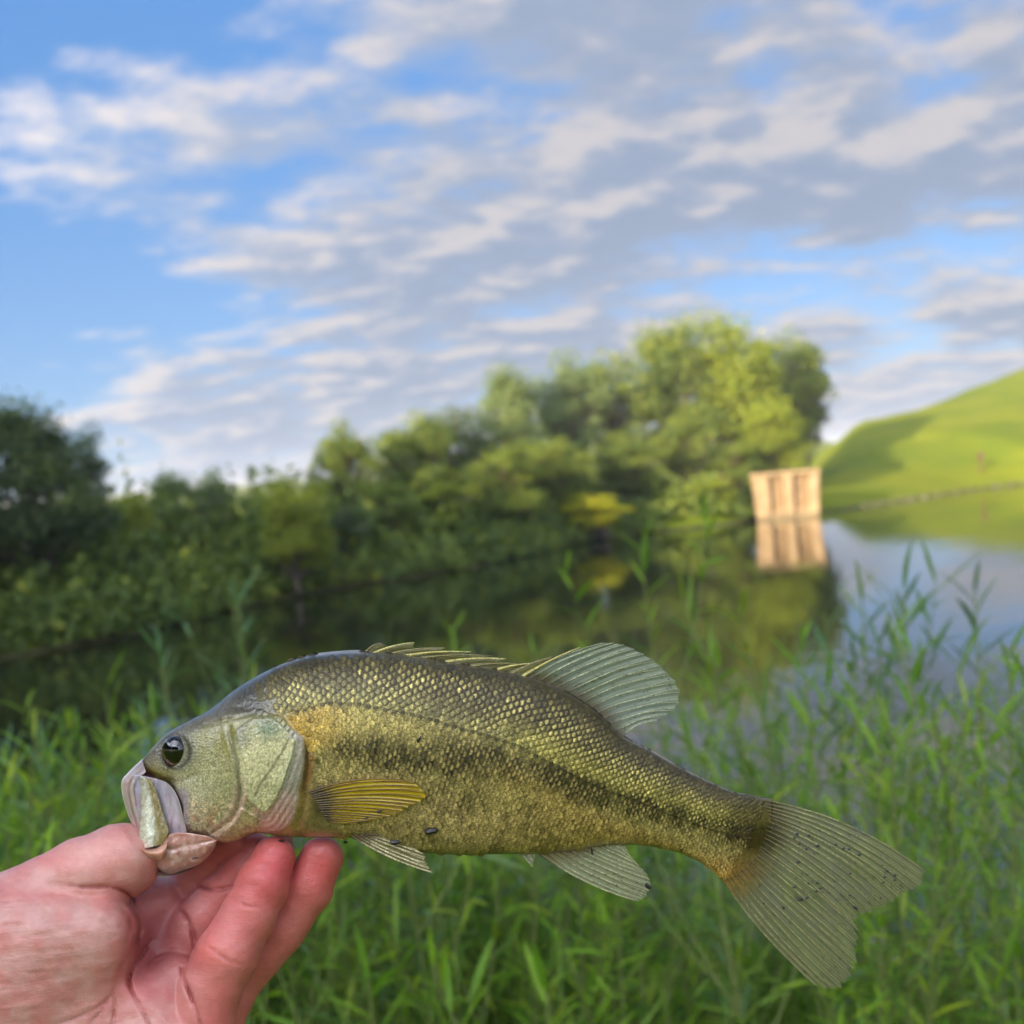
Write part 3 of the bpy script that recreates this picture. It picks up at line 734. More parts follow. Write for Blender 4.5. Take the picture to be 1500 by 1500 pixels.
LAT = np.array([(385, 1050), (417, 1045), (439, 1041), (461, 1035), (483, 1031), (512, 1031), (534, 1034), (563, 1040), (593, 1045), (640, 1057), (680, 1069), (720, 1080), (760, 1094), (800, 1115), (840, 1136), (884, 1157), (936, 1175), (988, 1196), (1033, 1213), (1080, 1226), (1110, 1233)])
def lat_y(x): return np.interp(x, LAT[:, 0], LAT[:, 1])
# --- traced head lines
OPERC = [(398, 1045), (414, 1049), (423, 1061), (434, 1072), (445, 1081), (446, 1100), (445, 1118), (442, 1141), (437, 1159), (438, 1169), (434, 1184), (431, 1199), (423, 1210), (408, 1219), (386, 1222), (300, 1245), (150, 1245), (150, 1040), (330, 1020)]
BONE = [(398, 1050), (409, 1058), (420, 1070), (433, 1085), (429, 1106), (421, 1130), (414, 1152), (404, 1172), (388, 1193), (371, 1180), (356, 1164), (350, 1140), (347, 1118), (342, 1093), (346, 1068), (370, 1052)]
INTER = [(352, 1182), (378, 1197), (378, 1212), (371, 1221), (358, 1231), (335, 1236), (315, 1233), (303, 1227), (325, 1213), (342, 1200)]
PREOP = [(334, 1052), (338, 1078), (343, 1095), (349, 1118), (351, 1141), (352, 1160), (349, 1182), (338, 1202), (316, 1220)]
EYE_C = np.array([256.0, 1101.0])
def relief(x, y):
    """height of the skin relief on the near flank, in photo pixels"""
    h = np.zeros(np.shape(x))
    op = sstep(-1.5, 3.0, poly_sd(x, y, OPERC)) * sstep(240, 330, x) * sstep(1034, 1052, y)
    h += 5.5 * op
    bn = sstep(-1.0, 2.5, poly_sd(x, y, BONE)); h += 3.2 * bn
    it = sstep(-1.0, 2.5, poly_sd(x, y, INTER)); h += 2.8 * it
    dp = seg_dist(x, y, PREOP); h -= 3.0 * np.exp(-((dp - 1) / 3.2) ** 2) * sstep(1056, 1085, y); h += 1.6 * np.exp(-((dp - 8) / 5) ** 2) * sstep(260, 300, x)
    # cheek swell, hollow round the eye, brow
    h += 5 * np.exp(-((x - 305) / 30) ** 2 - ((y - 1165) / 42) ** 2)
    de = np.hypot(x - EYE_C[0], (y - EYE_C[1]) * 0.9)
    h -= 5.5 * np.exp(-((de - 4) / 17) ** 2)
    h += 0.8 * np.exp(-((de - 27) / 5) ** 2)
    h -= 2.2 * np.exp(-(seg_dist(x, y, [(214, 1132), (240, 1142), (262, 1147), (285, 1135)]) / 4) ** 2)
    # gill membrane folds
    mem = op * (1 - bn) * sstep(360, 385, x)
    h += 0.7 * mem * np.sin(seg_dist(x, y, [(388, 1193), (414, 1152), (429, 1106), (436, 1080)]) * 0.75)
    # shoulder groove behind the gill
    h -= 4.0 * np.exp(-(seg_dist(x, y, [(440, 1083), (452, 1108), (452, 1140), (447, 1180), (436, 1210)]) / 5) ** 2) * (1 - op)
    h -= 1.6 * np.exp(-(seg_dist(x, y, [(300, 1062), (335, 1054), (370, 1046), (398, 1048)]) / 3.5) ** 2)
    # leathery nape and pitted cheek
    hd = sstep(470, 430, x) 
    wn = fbm(x / 11, y / 11, 41, 3); f1, f2, _ = worley(x / 6.8 + 2.6 * wn, y / 7.4 + 2.4 * fbm(x / 13, y / 13, 94, 2), 4)
    h += hd * bn * 0.5 * sstep(0.02, 0.35, f2 - f1)
    f1, f2, _ = worley(x / 5.4 + 2.4 * wn, y / 4.6 + 1.8 * fbm(x / 12, y / 12, 93, 2), 9)
    h += sstep(400, 340, x) * (1 - bn) * 0.45 * sstep(0.02, 0.4, f2 - f1) * sstep(1055, 1075, y)
    h += (0.6 + 1.6 * sstep(1062, 1040, y) * sstep(300, 340, x)) * (fbm(x / 4, y / 4, 31, 3) - 0.5)
    return h
def lc(*c): return np.array(lin(*c))
def mixc(c, k, f): return c * (1 - f[..., None]) + np.asarray(k) * f[..., None]
def skin_color(x, y):
    """pigment pattern of the flank"""
    b = lat_y(x) - y                                     # above the lateral line > 0
    n1 = fbm(x / 14, y / 14, 1, 3); n2 = fbm(x / 3.2, y / 4.2, 7, 2); n3 = fbm(x / 45, y / 40, 12, 3)
    c = np.broadcast_to(lc(143, 134, 84), x.shape + (3,)).copy()
    c = mixc(c, lc(176, 160, 100), sstep(700, 480, x) * np.exp(-((b + 25) / 24.0) ** 2) * 0.9)
    c = mixc(c, lc(196, 156, 66), sstep(530, 440, x) * sstep(-75, -50, b) * sstep(10, -12, b) * 0.75)
    c = mixc(c, lc(170, 150, 80), sstep(500, 430, x) * sstep(30, 5, b) * sstep(-5, 5, b) * 0.8)
    # back
    c = mixc(c, lc(122, 116, 82), sstep(-6, 10, b) * 0.9)
    topd = sstep(20, 75, b + 0.12 * (x - 600) * (x > 600))
    c = mixc(c, lc(94, 84, 46), sstep(8, 50, b) * 0.92)
    c = mixc(c, lc(74, 66, 44), topd * 0.75)
    # yellow olive zone in the rear under the lateral line
    c = mixc(c, lc(150, 142, 66), sstep(700, 800, x) * np.exp(-((b - 14) / 26.0) ** 2) * 0.7)
    # dark stripe
    bc = np.interp(x, [460, 560, 640, 700, 800, 900, 1000, 1100, 1140], [-64, -68, -56, -44, -22, -8, 2, 6, 6])
    hw = np.interp(x, [460, 560, 700, 900, 1000, 1100], [17, 24, 27, 19, 16, 18])
    st = np.exp(-np.abs((b - bc) / hw) ** 2.4) * sstep(450, 540, x) * (0.45 + 1.15 * sstep(0.32, 0.62, 0.55 * n1 + 0.45 * fbm(x / 22, y / 60, 77, 2)))
    c = mixc(c, lc(50, 48, 22), np.clip(st * 1.08, 0, 0.92))
    # belly
    bel = sstep(-70, -130, b + 0.0) * sstep(1000, 700, x)
    c = mixc(c, lc(158, 140, 100), bel * 0.75)
    tan_ = sstep(640, 900, x) * sstep(-22, -52, b)
    c = mixc(c, lc(156, 132, 74), tan_ * 0.85)
    c = mixc(c, lc(176, 142, 66), sstep(900, 1040, x) * sstep(-44, -66, b) * 0.8)
    # lower flank rows of dark smudges
    row = np.exp(-((b + 105) / 16.0) ** 2) * sstep(560, 620, x) * sstep(850, 760, x) * sstep(0.45, 0.65, fbm(x / 9, y / 9, 55, 2))
    c = mixc(c, lc(74, 68, 40), row * 0.7)
    # tail root blotch and rusty margin
    tb = np.exp(-((x - 1108) / 30.0) ** 2 - ((y - 1228) / 32.0) ** 2); c = mixc(c, lc(64, 50, 28), tb * 0.85)
    tr = np.exp(-((x - 1090) / 45.0) ** 2 - ((y - 1275) / 22.0) ** 2); c = mixc(c, lc(140, 96, 54), tr * 0.6)
    # brown tissue behind the gill cover, with crevice shade painted into the slot
    slot = poly_sd(x, y, OPERC)
    c = mixc(c, lc(96, 62, 40), np.exp(-((slot + 5) / 4.5) ** 2) * sstep(1078, 1100, y) * sstep(1215, 1180, y) * 0.85)
    c = mixc(c, lc(176, 112, 76), np.exp(-((slot + 11) / 3.0) ** 2) * sstep(1095, 1110, y) * sstep(1165, 1140, y) * 0.7)
    c = mixc(c, lc(74, 70, 48), np.exp(-((x - 468) / 20.0) ** 2 - ((y - 1178) / 24.0) ** 2) * 0.85)
    # breast below the pectoral fin
    br = sstep(470, 430, x) * sstep(1140, 1170, y)
    c = mixc(c, lc(170, 138, 88), br * 0.8)
    mott = (n2 - 0.5) * 0.55 + (n1 - 0.5) * 0.35 + (n3 - 0.5) * 0.2
    c = (c * np.array([0.84, 0.81, 0.62])); c = c * (0.66 + 1.9 * c.mean(-1, keepdims=True)); c = c * np.array([0.97, 1.0, 1.04])
    return np.clip(c * (1 + mott[..., None] * 1.4), 0.004, 0.9)
def head_color(x, y):
    n1 = fbm(x / 11, y / 11, 41, 3); n2 = fbm(x / 3, y / 3, 43, 2)
    c = np.broadcast_to(lc(160, 158, 112), x.shape + (3,)).copy()
    # golden speckled cheek that pales downwards
    f1, f2, idv = worley(x / 5.4 + 2.4 * n1, y / 4.6 + 1.8 * fbm(x / 12, y / 12, 93, 2), 9); net = sstep(0.28, 0.03, f2 - f1)
    c = mixc(c, lc(140, 134, 70), sstep(1150, 1085, y) * (0.35 + 0.5 * sstep(0.4, 0.6, n1)))
    c = mixc(c, lc(196, 192, 160), sstep(1120, 1165, y) * sstep(330, 280, x) * 0.7)
    c = mixc(c, lc(222, 196, 152), sstep(1150, 1205, y) * sstep(0.4, 0.6, n2) * 0.85)
    c = mixc(c, lc(160, 104, 78), sstep(1165, 1215, y) * sstep(0.5, 0.65, n1) * 0.7)
    c = mixc(c, lc(84, 84, 50), net * 0.55)
    # gill cover plate: pale green cells with dark seams, blue-green patch on top
    bsd = poly_sd(x, y, BONE); bone = sstep(-0.5, 1.5, bsd)
    g1, g2, gi = worley(x / 6.8 + 2.6 * n1, y / 7.4 + 2.4 * fbm(x / 13, y / 13, 94, 2), 4); gnet = sstep(0.22, 0.03, g2 - g1) * (0.4 + 0.8 * n1)
    pc = np.broadcast_to(lc(204, 200, 152), x.shape + (3,)).copy(); pc = pc * (0.85 + 0.3 * gi[..., None])
    pc = mixc(pc, lc(112, 132, 104), np.exp(-((x - 392) / 22.0) ** 2 - ((y - 1066) / 17.0) ** 2) * 0.95)
    pc = mixc(pc, lc(92, 96, 70), sstep(1110, 1080, y) * sstep(380, 352, x) * 0.7)
    pc = mixc(pc, lc(88, 92, 50), gnet * 0.6)
    pc = mixc(pc, lc(92, 92, 66), np.exp(-(seg_dist(x, y, [(424, 1080), (414, 1100), (398, 1125), (380, 1150), (374, 1165)]) / 2.0) ** 2) * 0.75)
    pc = mixc(pc, lc(205, 205, 165), np.exp(-(seg_dist(x, y, [(429, 1090), (421, 1115), (412, 1140)]) / 6) ** 2) * 0.5)
    c = c * (1 - bone[..., None]) + pc * bone[..., None]
    it = sstep(-0.5, 1.5, poly_sd(x, y, INTER)); ic = np.broadcast_to(lc(178, 162, 118), x.shape + (3,)) * (0.75 + 0.5 * n2[..., None])
    c = c * (1 - it[..., None]) + ic * it[..., None]
    # preopercle seam with rosy edge
    dp = seg_dist(x, y, PREOP)
    c = mixc(c, lc(190, 160, 140), np.exp(-((dp - 5) / 5.0) ** 2) * sstep(1130, 1180, y) * 0.8)
    c = mixc(c, lc(74, 76, 54), np.exp(-(dp / 2.2) ** 2) * 0.65 * sstep(1205, 1170, y) * sstep(1056, 1085, y))
    # membrane behind the plate
    op = sstep(-1.5, 1.0, poly_sd(x, y, OPERC))
    mem = op * (1 - bone) * (1 - it) * sstep(360, 392, x) * sstep(-3, 2, -bsd) * sstep(1058, 1078, y + 0)
    mcol = np.broadcast_to(lc(150, 146, 128), x.shape + (3,)).copy(); mcol = mixc(mcol, lc(190, 148, 138), sstep(1140, 1200, y)); mcol = mcol * (0.8 + 0.4 * fbm(x / 2.5, y / 20, 3, 2)[..., None])
    c = c * (1 - mem[..., None]) + mcol * mem[..., None]
    c = mixc(c, lc(214, 200, 176), np.exp(-((poly_sd(x, y, OPERC) - 1.0) / 1.6) ** 2) * sstep(390, 420, x) * sstep(1070, 1090, y) * 0.7)
    # crown of the head: slate
    ytop = np.interp(x, [206, 250, 290, 340, 400, 430], [1140, 1088, 1070, 1052, 1044, 1040])
    cr = sstep(10, -10, y - ytop); c = mixc(c, lc(90, 82, 56), cr * 0.92)
    c = mixc(c, lc(110, 110, 60), sstep(1068, 1050, y) * sstep(330, 360, x) * sstep(1040, 1050, y) * 0.6)
    c = mixc(c, lc(60, 60, 44), cr * sstep(22, -6, y - ytop + 26) * 0.6); c = mixc(c, lc(58, 54, 34), sstep(330, 365, x) * sstep(1052, 1040, y) * (0.45 + 0.5 * n1))
    # round the eye: dusky, with an olive gold patch in front and below
    de = np.hypot(x - EYE_C[0], (y - EYE_C[1]) * 0.9)
    c = mixc(c, lc(96, 96, 82), np.exp(-((de - 20) / 14.0) ** 2) * sstep(1150, 1110, y) * 0.8)
    c = mixc(c, lc(48, 44, 28), np.exp(-((de - 22.0) / 2.6) ** 2) * 0.8)
    ol = np.exp(-(seg_dist(x, y, [(218, 1128), (232, 1136), (246, 1143)]) / 8.5) ** 2)
    c = mixc(c, lc(120, 110, 40), ol * 0.85)
    c = mixc(c, lc(140, 132, 112), np.exp(-((x - 222) / 12.0) ** 2 - ((y - 1119) / 6.0) ** 2) * 0.7)
    c = mixc(c, lc(150, 138, 150), sstep(282, 270, x) * sstep(1150, 1165, y) * 0.8)
    c = c * np.array([0.98, 0.96, 0.93])
    return np.clip(c * (1 + 0.6 * (n2[..., None] - 0.5) + 0.25 * (n1[..., None] - 0.5)), 0.004, 0.9)
def fish_color(x, y):
    w_ = 2 + 16 * sstep(1056, 1042, y); hm = sstep(-1, 1, poly_sd(x, y, OPERC) / w_)
    crown = sstep(16, -22, (x - np.interp(y, [955, 1000, 1045], [372, 380, 398])) + 14 * (fbm(x / 9, y / 9, 66, 2) - 0.5)) * sstep(1050, 1044, y)
    k = np.clip(np.maximum(hm, crown), 0, 1)[..., None]
    nape = sstep(470, 380, x) * sstep(1030, 1000, y) * 0.0
    return head_color(x, y) * k + skin_color(x, y) * (1 - k)
# --- body mesh
NU, NV, NF = 760, 230, 56
uk = np.linspace(0, 1, NU)
# denser stations in the head
uu = np.interp(uk, [0, 0.5, 1.0], [0, 9 / (NK - 1), 1.0])
T_ = crom(TOP, uu); B_ = crom(BOT, uu); K_ = np.maximum(crom(THK, uu), 1.0)
def prof(v): return np.sin(math.pi * v) ** 0.82
v = np.linspace(0, 1, NV); tt = (1 - np.cos(math.pi * v)) / 2
PXX = T_[:, None, 0] * (1 - tt) + B_[:, None, 0] * tt; PYY = T_[:, None, 1] * (1 - tt) + B_[:, None, 1] * tt
endb = sstep(0.93, 1.0, uk)[:, None]
PXX = PXX + 20 * np.sin(math.pi * tt)[None] * endb; PYY = PYY + 9 * np.sin(math.pi * tt)[None] * endb
edge = np.minimum(1, np.minimum(v, 1 - v) * 14)
dB = K_[:, None] * prof(v)[None]
fl = sstep(0, 0.05, uk)[:, None]
DD = dB + relief(PXX, PYY) * edge[None] * fl
DD = np.maximum(DD, 0.0)
near = L3(PXX, PYY, DD)
vf = np.linspace(0, 1, NF)[1:-1][::-1]; tf = (1 - np.cos(math.pi * vf)) / 2
PXF = T_[:, None, 0] * (1 - tf) + B_[:, None, 0] * tf; PYF = T_[:, None, 1] * (1 - tf) + B_[:, None, 1] * tf
PXF = PXF + 20 * np.sin(math.pi * tf)[None] * endb; PYF = PYF + 9 * np.sin(math.pi * tf)[None] * endb
DF = K_[:, None] * prof(vf)[None] + relief(PXF, PYF) * np.minimum(1, np.minimum(vf, 1 - vf) * 14)[None] * fl
farv = L3(PXF, PYF, np.maximum(DF, 0), True)
ring = np.concatenate([near, farv], 1); NR = ring.shape[1]
Cn = np.concatenate([fish_color(PXX, PYY), fish_color(PXF, PYF)], 1)
Vb = ring.reshape(-1, 3); Fb = grid_faces(NU, NR, True)
ends = []
for i0 in (0, NU - 1):
    ctr = ring[i0].mean(0); idx = len(Vb); Vb = np.vstack([Vb, ctr[None]]); Cn_ = None
    j = np.arange(NR); tri = np.stack([i0 * NR + j, i0 * NR + (j + 1) % NR, np.full(NR, idx)], 1); ends.append(tri if i0 == 0 else tri[:, ::-1])
Cb = np.vstack([Cn.reshape(-1, 3), Cn[0].mean(0)[None], Cn[-1].mean(0)[None]])

def wet_mat(name, rough=0.33, metal=0.12, coat=0.5, bump=0.0, sss=0.0, sparkle=0.0, spec=0.5, grain=1.0):
    m, t, b = principled(name, Roughness=rough, Metallic=metal)
    at = t.new('ShaderNodeAttribute', _attribute_name='Col')
    tcn = t.new('ShaderNodeTexCoord'); ns = t.noise(tcn.outputs['Object'], 2000.0, 2.0, 0.6)
    c = at.outputs['Color']
    c = t.mix(1.0, c, t.mix(t.smooth(ns, 0.36, 0.64), tuple(1 - grain * v for v in (0.42, 0.43, 0.48)), tuple(1 + grain * v for v in (0.5, 0.48, 0.4))), 'MULTIPLY')
    t.lk(c, b.inputs['Base Color'])
    b.inputs['Coat Weight'].default_value = coat; b.inputs['Coat Roughness'].default_value = 0.07
    b.inputs['Specular IOR Level'].default_value = spec
    if sss: b.inputs['Subsurface Weight'].default_value = sss; b.inputs['Subsurface Scale'].default_value = 0.004
    if bump:
        bp = t.new('ShaderNodeBump', Strength=bump, Distance=0.0004); t.lk(ns, bp.inputs['Height']); t.lk(bp.outputs[0], b.inputs['Normal'])
        t.lk(bp.outputs[0], b.inputs['Coat Normal'])
    if sparkle:
        s2 = t.noise(tcn.outputs['Object'], 1500.0, 1.0, 0.5)
        t.lk(t.math('MULTIPLY', t.smooth(s2, 0.55, 0.75), sparkle), b.inputs['Metallic'])
    return m
m_skin = wet_mat('bass_skin', 0.30, 0.2, 0.75, 0.25, 0.05, 0.6, grain=0.42)
m_scale = wet_mat('bass_scale', 0.42, 0.05, 0.12, 0.25, 0.0, 0.3, 0.32, grain=0.8)
body = obj('body', mesh_np('body', Vb, [Fb[:, ::-1], np.concatenate(ends)], True, Cb, m_skin), fish)

# --- depth lookup over the near flank
gx0, gy0, gx1, gy1 = 170, 930, 1160, 1320
ACC = np.zeros((gy1 - gy0, gx1 - gx0)); CNT = np.zeros_like(ACC)
def splat(px, py, d):
    ix = np.clip((px - gx0).astype(int), 0, ACC.shape[1] - 1); iy = np.clip((py - gy0).astype(int), 0, ACC.shape[0] - 1)
    np.add.at(ACC, (iy, ix), d); np.add.at(CNT, (iy, ix), 1)
dsm = np.maximum(dB, 0)
up = 3
for k in range(up):
    f = k / up; sl_ = slice(0, NU - 1)
    splat(((PXX[:-1] * (1 - f) + PXX[1:] * f)).ravel(), ((PYY[:-1] * (1 - f) + PYY[1:] * f)).ravel(), ((dsm[:-1] * (1 - f) + dsm[1:] * f)).ravel())
    mid = lambda A: (A[:, :-1] + A[:, 1:]) / 2
    splat(mid(PXX)[:-1].ravel(), mid(PYY)[:-1].ravel(), mid(dsm)[:-1].ravel())
DM = np.where(CNT > 0, ACC / np.maximum(CNT, 1), 0); W_ = (CNT > 0).astype(float)
for k in range(6):
    A2 = np.zeros_like(DM); W2 = np.zeros_like(DM)
    for dy, dx in ((0, 1), (0, -1), (1, 0), (-1, 0)):
        A2 += np.roll(DM * W_, (dy, dx), (0, 1)); W2 += np.roll(W_, (dy, dx), (0, 1))
    fill = (W_ == 0) & (W2 > 0); DM = np.where(fill, A2 / np.maximum(W2, 1), DM)
    W_ = np.where(fill & (k < 3), 1.0, W_)
def body_d(x, y):
    fx = np.clip(np.asarray(x, float) - gx0 - 0.5, 0, DM.shape[1] - 1.001); fy = np.clip(np.asarray(y, float) - gy0 - 0.5, 0, DM.shape[0] - 1.001)
    i = fx.astype(int); j = fy.astype(int); a = fx - i; b_ = fy - j
    return (DM[j, i] * (1 - a) + DM[j, i + 1] * a) * (1 - b_) + (DM[j + 1, i] * (1 - a) + DM[j + 1, i + 1] * a) * b_
OUTL = np.array(list(crom(TOP, np.linspace(0.2, 1, 120))) + list(crom(BOT, np.linspace(1, 0.2, 120))))

# --- scales
dL = np.hypot(np.diff(LAT[:, 0]), np.diff(LAT[:, 1])); aL = np.concatenate([[0], np.cumsum(dL)])
def lat_pt(a):
    x = np.interp(a, aL, LAT[:, 0]); y = np.interp(a, aL, LAT[:, 1])
    x2 = np.interp(a + 25, aL, LAT[:, 0]); y2 = np.interp(a + 25, aL, LAT[:, 1]); x1 = np.interp(a - 25, aL, LAT[:, 0]); y1 = np.interp(a - 25, aL, LAT[:, 1])
    tx, ty = x2 - x1, y2 - y1; l = math.hypot(tx, ty); return x, y, tx / l, ty / l
SC = []
a = -40.0; ci = 0
r = np.random.default_rng(3)
while a < aL[-1] - 4:
    x0, y0, tx, ty = lat_pt(a); g = np.interp(x0, [380, 500, 750, 900, 1110], [0.92, 1.0, 0.95, 0.78, 0.58])
    wl = 6.7 * g; hl = 6.1 * g                 # half column step, row half step
    for j in range(-40, 40):
        if (j + ci) % 2: continue
        jit = r.normal(0, 0.6, 2)
        bb = j * hl * (1.0 if j > 0 else 1.0)
        x = x0 + ty * bb * 1.0 + jit[0]; y = y0 - tx * bb + jit[1]
        if not (350 < x < 1122): continue
        SC.append((x, y, tx, ty, g, bb, ci, j))
    a += wl; ci += 1
SC = np.array(SC)
ins = poly_sd(SC[:, 0], SC[:, 1], OUTL); hd = poly_sd(SC[:, 0], SC[:, 1], OPERC)
nape_x = np.interp(SC[:, 1], [955, 1000, 1045], [372, 383, 398])
drop_ = r.random(len(SC)) > sstep(-34, 26, SC[:, 0] - nape_x)
keep = ~(drop_ & (SC[:, 1] < 1040)) & (ins > 3.0) & (hd < -6) & (SC[:, 0] > nape_x - 32 * (SC[:, 1] < 1036) + 3) & ~((SC[:, 0] < 500) & (SC[:, 1] > 1160)) & (poly_sd(SC[:, 0], SC[:, 1], [(436, 1085), (462, 1112), (466, 1160), (440, 1160)]) < 0)
SC = SC[keep]; ins = ins[keep]
print('scales', len(SC))
def scale_mesh_data(s):
    x, y, tx, ty, g, bb, ci, j = s
    R0 = 7.2 * g
    ang = np.linspace(0, 2 * math.pi, 12, endpoint=False)
    rings = [(0, 0.0)] + [(k, q) for k, q in ((1, 0.34), (2, 0.56), (3, 0.86), (4, 1.0))]
    lx = [0.0]; ly = [0.0]
    for _, q in rings[1:]:
        ex = np.cos(ang); ey = np.sin(ang)
        lx += list(q * R0 * np.sign(ex) * np.abs(ex) ** 0.9 * np.where(ex > 0, 1.0, 1.15)); ly += list(q * R0 * 0.98 * np.sign(ey) * np.abs(ey) ** 0.85)
    lx = np.array(lx); ly = np.array(ly)
    X = x + lx * tx - ly * ty; Y = y + lx * ty + ly * tx
    tilt = 0.048 * lx + 0.42; qn = np.hypot(lx, ly) / R0
    dome = 0.38 * (1 - qn ** 2)
    hgt = tilt + dome - np.where(qn > 0.95, 0.65, 0)
    return X, Y, hgt, qn, lx / R0, ly / R0
def tri_fan():
    F3 = [(0, 1 + k, 1 + (k + 1) % 12) for k in range(12)]
    F4 = []
    for q in range(3):
        for k in range(12):
            F4.append((1 + q * 12 + k, 1 + (q + 1) * 12 + k, 1 + (q + 1) * 12 + (k + 1) % 12, 1 + q * 12 + (k + 1) % 12))
    return np.array(F3), np.array(F4)
F3, F4 = tri_fan(); F3q = np.array([(0, b_, c_) for (a_, b_, c_) in F3])
sv = [scale_mesh_data(s) for s in SC]
AX = np.array([q[0] for q in sv]); AY = np.array([q[1] for q in sv]); AH = np.array([q[2] for q in sv]); AQ = np.array([q[3] for q in sv]); ALX = np.array([q[4] for q in sv]); ALY = np.array([q[5] for q in sv])
# pull vertices that would leave the outline back in
AD = body_d(AX, AY)
cx_, cy_ = SC[:, 0:1], SC[:, 1:2]
base_c = skin_color(AX, AY) * 0.45 + skin_color(SC[:, 0:1] + 0 * AX, SC[:, 1:2] + 0 * AY) * 0.55
bbv = lat_y(SC[:, 0]) - SC[:, 1]
xs = SC[:, 0]
spot = sstep(-4, 10, bbv) * (0.95 - 0.30 * sstep(60, 110, bbv)) * sstep(385, 410, xs) * np.interp(xs, [400, 700, 900, 1100], [0.9, 0.9, 0.8, 0.5])
spot *= sstep(2, 14, ins)
spot = spot * r.uniform(0.25, 1.1, len(SC)) * (0.45 + 0.9 * sstep(0.35, 0.62, fbm(SC[:, 0] / 38, SC[:, 1] / 26, 88, 2))) * (1 - 0.8 * sstep(34, 12, ins) * (bbv > 0))
low = (1 - sstep(-6, 6, bbv)) * r.uniform(0.1, 1.0, len(SC)) * 0.65
sp_c = lc(204, 188, 106); sp_lo = lc(208, 184, 112)
sm = sstep(0.60, 0.26, np.hypot(ALX * 1.35 + 0.05, ALY * 0.85))        # central pale fleck
C = mixc(base_c, sp_c, np.clip(sm * spot[:, None], 0, 1))
# lower flank: pale streak on the rear half of the scale, standing upright
stk = np.exp(-((ALX - 0.45) / 0.22) ** 2) * sstep(0.9, 0.4, np.abs(ALY))
C = mixc(C, sp_lo, np.clip(stk * low[:, None], 0, 1))
rim = sstep(0.72, 1.0, AQ) * np.where(ALX > -0.3, 1, 0.3)
C = C * (1 - 0.22 * rim[..., None] * np.interp(xs, [400, 480], [0.6, 1])[:, None, None])
C *= r.uniform(0.74, 1.26, len(SC))[:, None, None] * r.uniform(0.68, 1.34, C.shape[:2])[:, :, None]
dk_ = (1 - sstep(-20, 0, bbv)) * (r.random(len(SC)) < 0.22) * r.uniform(0.3, 0.65, len(SC)); C *= (1 - dk_[:, None] * sstep(0.3, -0.2, ALX))[..., None]
# lateral line pores
pore = (np.abs(SC[:, 7]) < 0.5)
C = np.where((pore[:, None] & (np.abs(ALY) < 0.35) & (ALX > -0.2))[..., None], C * 0.3, C)
SV = L3(AX, AY, AD + AH)
size_rank = np.argsort(-SC[:, 4] + 0.0002 * np.abs(SC[:, 0] - 560))
big = set(size_rank[:290].tolist())
for i in size_rank[:290]:
    obj('scale', mesh_np('scale', SV[i], [F3q, F4], True, np.clip(C[i], 0, 1), m_scale), fish)
rest = [i for i in range(len(SC)) if i not in big]
def join_scales(idx, far=False):
    nv = SV.shape[1]; Vv = SV[idx].reshape(-1, 3).copy(); Cc = C[idx].reshape(-1, 3)
    off = (np.arange(len(idx)) * nv)[:, None, None]
    f3 = (F3q[None] + off).reshape(-1, 3); f4 = (F4[None] + off).reshape(-1, 4)
    if far: Vv[:, 2] *= -1; f3 = f3[:, ::-1]; f4 = f4[:, ::-1]
    return mesh_np('scales', Vv, [f3, f4], True, np.clip(Cc, 0, 1), m_scale)
tag(obj('scales', join_scales(rest), fish), kind='stuff')
tag(obj('scales', join_scales(list(range(0, len(SC)))[:: 1], True), fish), kind='stuff')

# --- fins
def fin_mat(name, alpha, trans=0.5, rough=0.3):
    m = bpy.data.materials.new(name); m.use_nodes = True; t = NT(m.node_tree); t.n.clear()
    at = t.new('ShaderNodeAttribute', _attribute_name='Col')
    p = t.new('ShaderNodeBsdfPrincipled', Roughness=rough); t.lk(at.outputs['Color'], p.inputs['Base Color'])
    p.inputs['Coat Weight'].default_value = 0.3; p.inputs['Coat Roughness'].default_value = 0.1
    tr = t.new('ShaderNodeBsdfTranslucent'); t.lk(at.outputs['Color'], tr.inputs[0])
    mx = t.new('ShaderNodeMixShader'); mx.inputs[0].default_value = trans; t.lk(p.outputs[0], mx.inputs[1]); t.lk(tr.outputs[0], mx.inputs[2])
    tp = t.new('ShaderNodeBsdfTransparent'); m2 = t.new('ShaderNodeMixShader'); m2.inputs[0].default_value = alpha
    t.lk(tp.outputs[0], m2.inputs[1]); t.lk(mx.outputs[0], m2.inputs[2])
    o = t.new('ShaderNodeOutputMaterial'); t.lk(m2.outputs[0], o.inputs[0]); return m
m_fin = fin_mat('fin_membrane', 0.8, 0.4)
m_pec = fin_mat('pectoral_membrane', 0.93, 0.3)
m_ray = wet_mat('fin_ray', 0.35, 0.0, 0.4, 0, 0, 0)
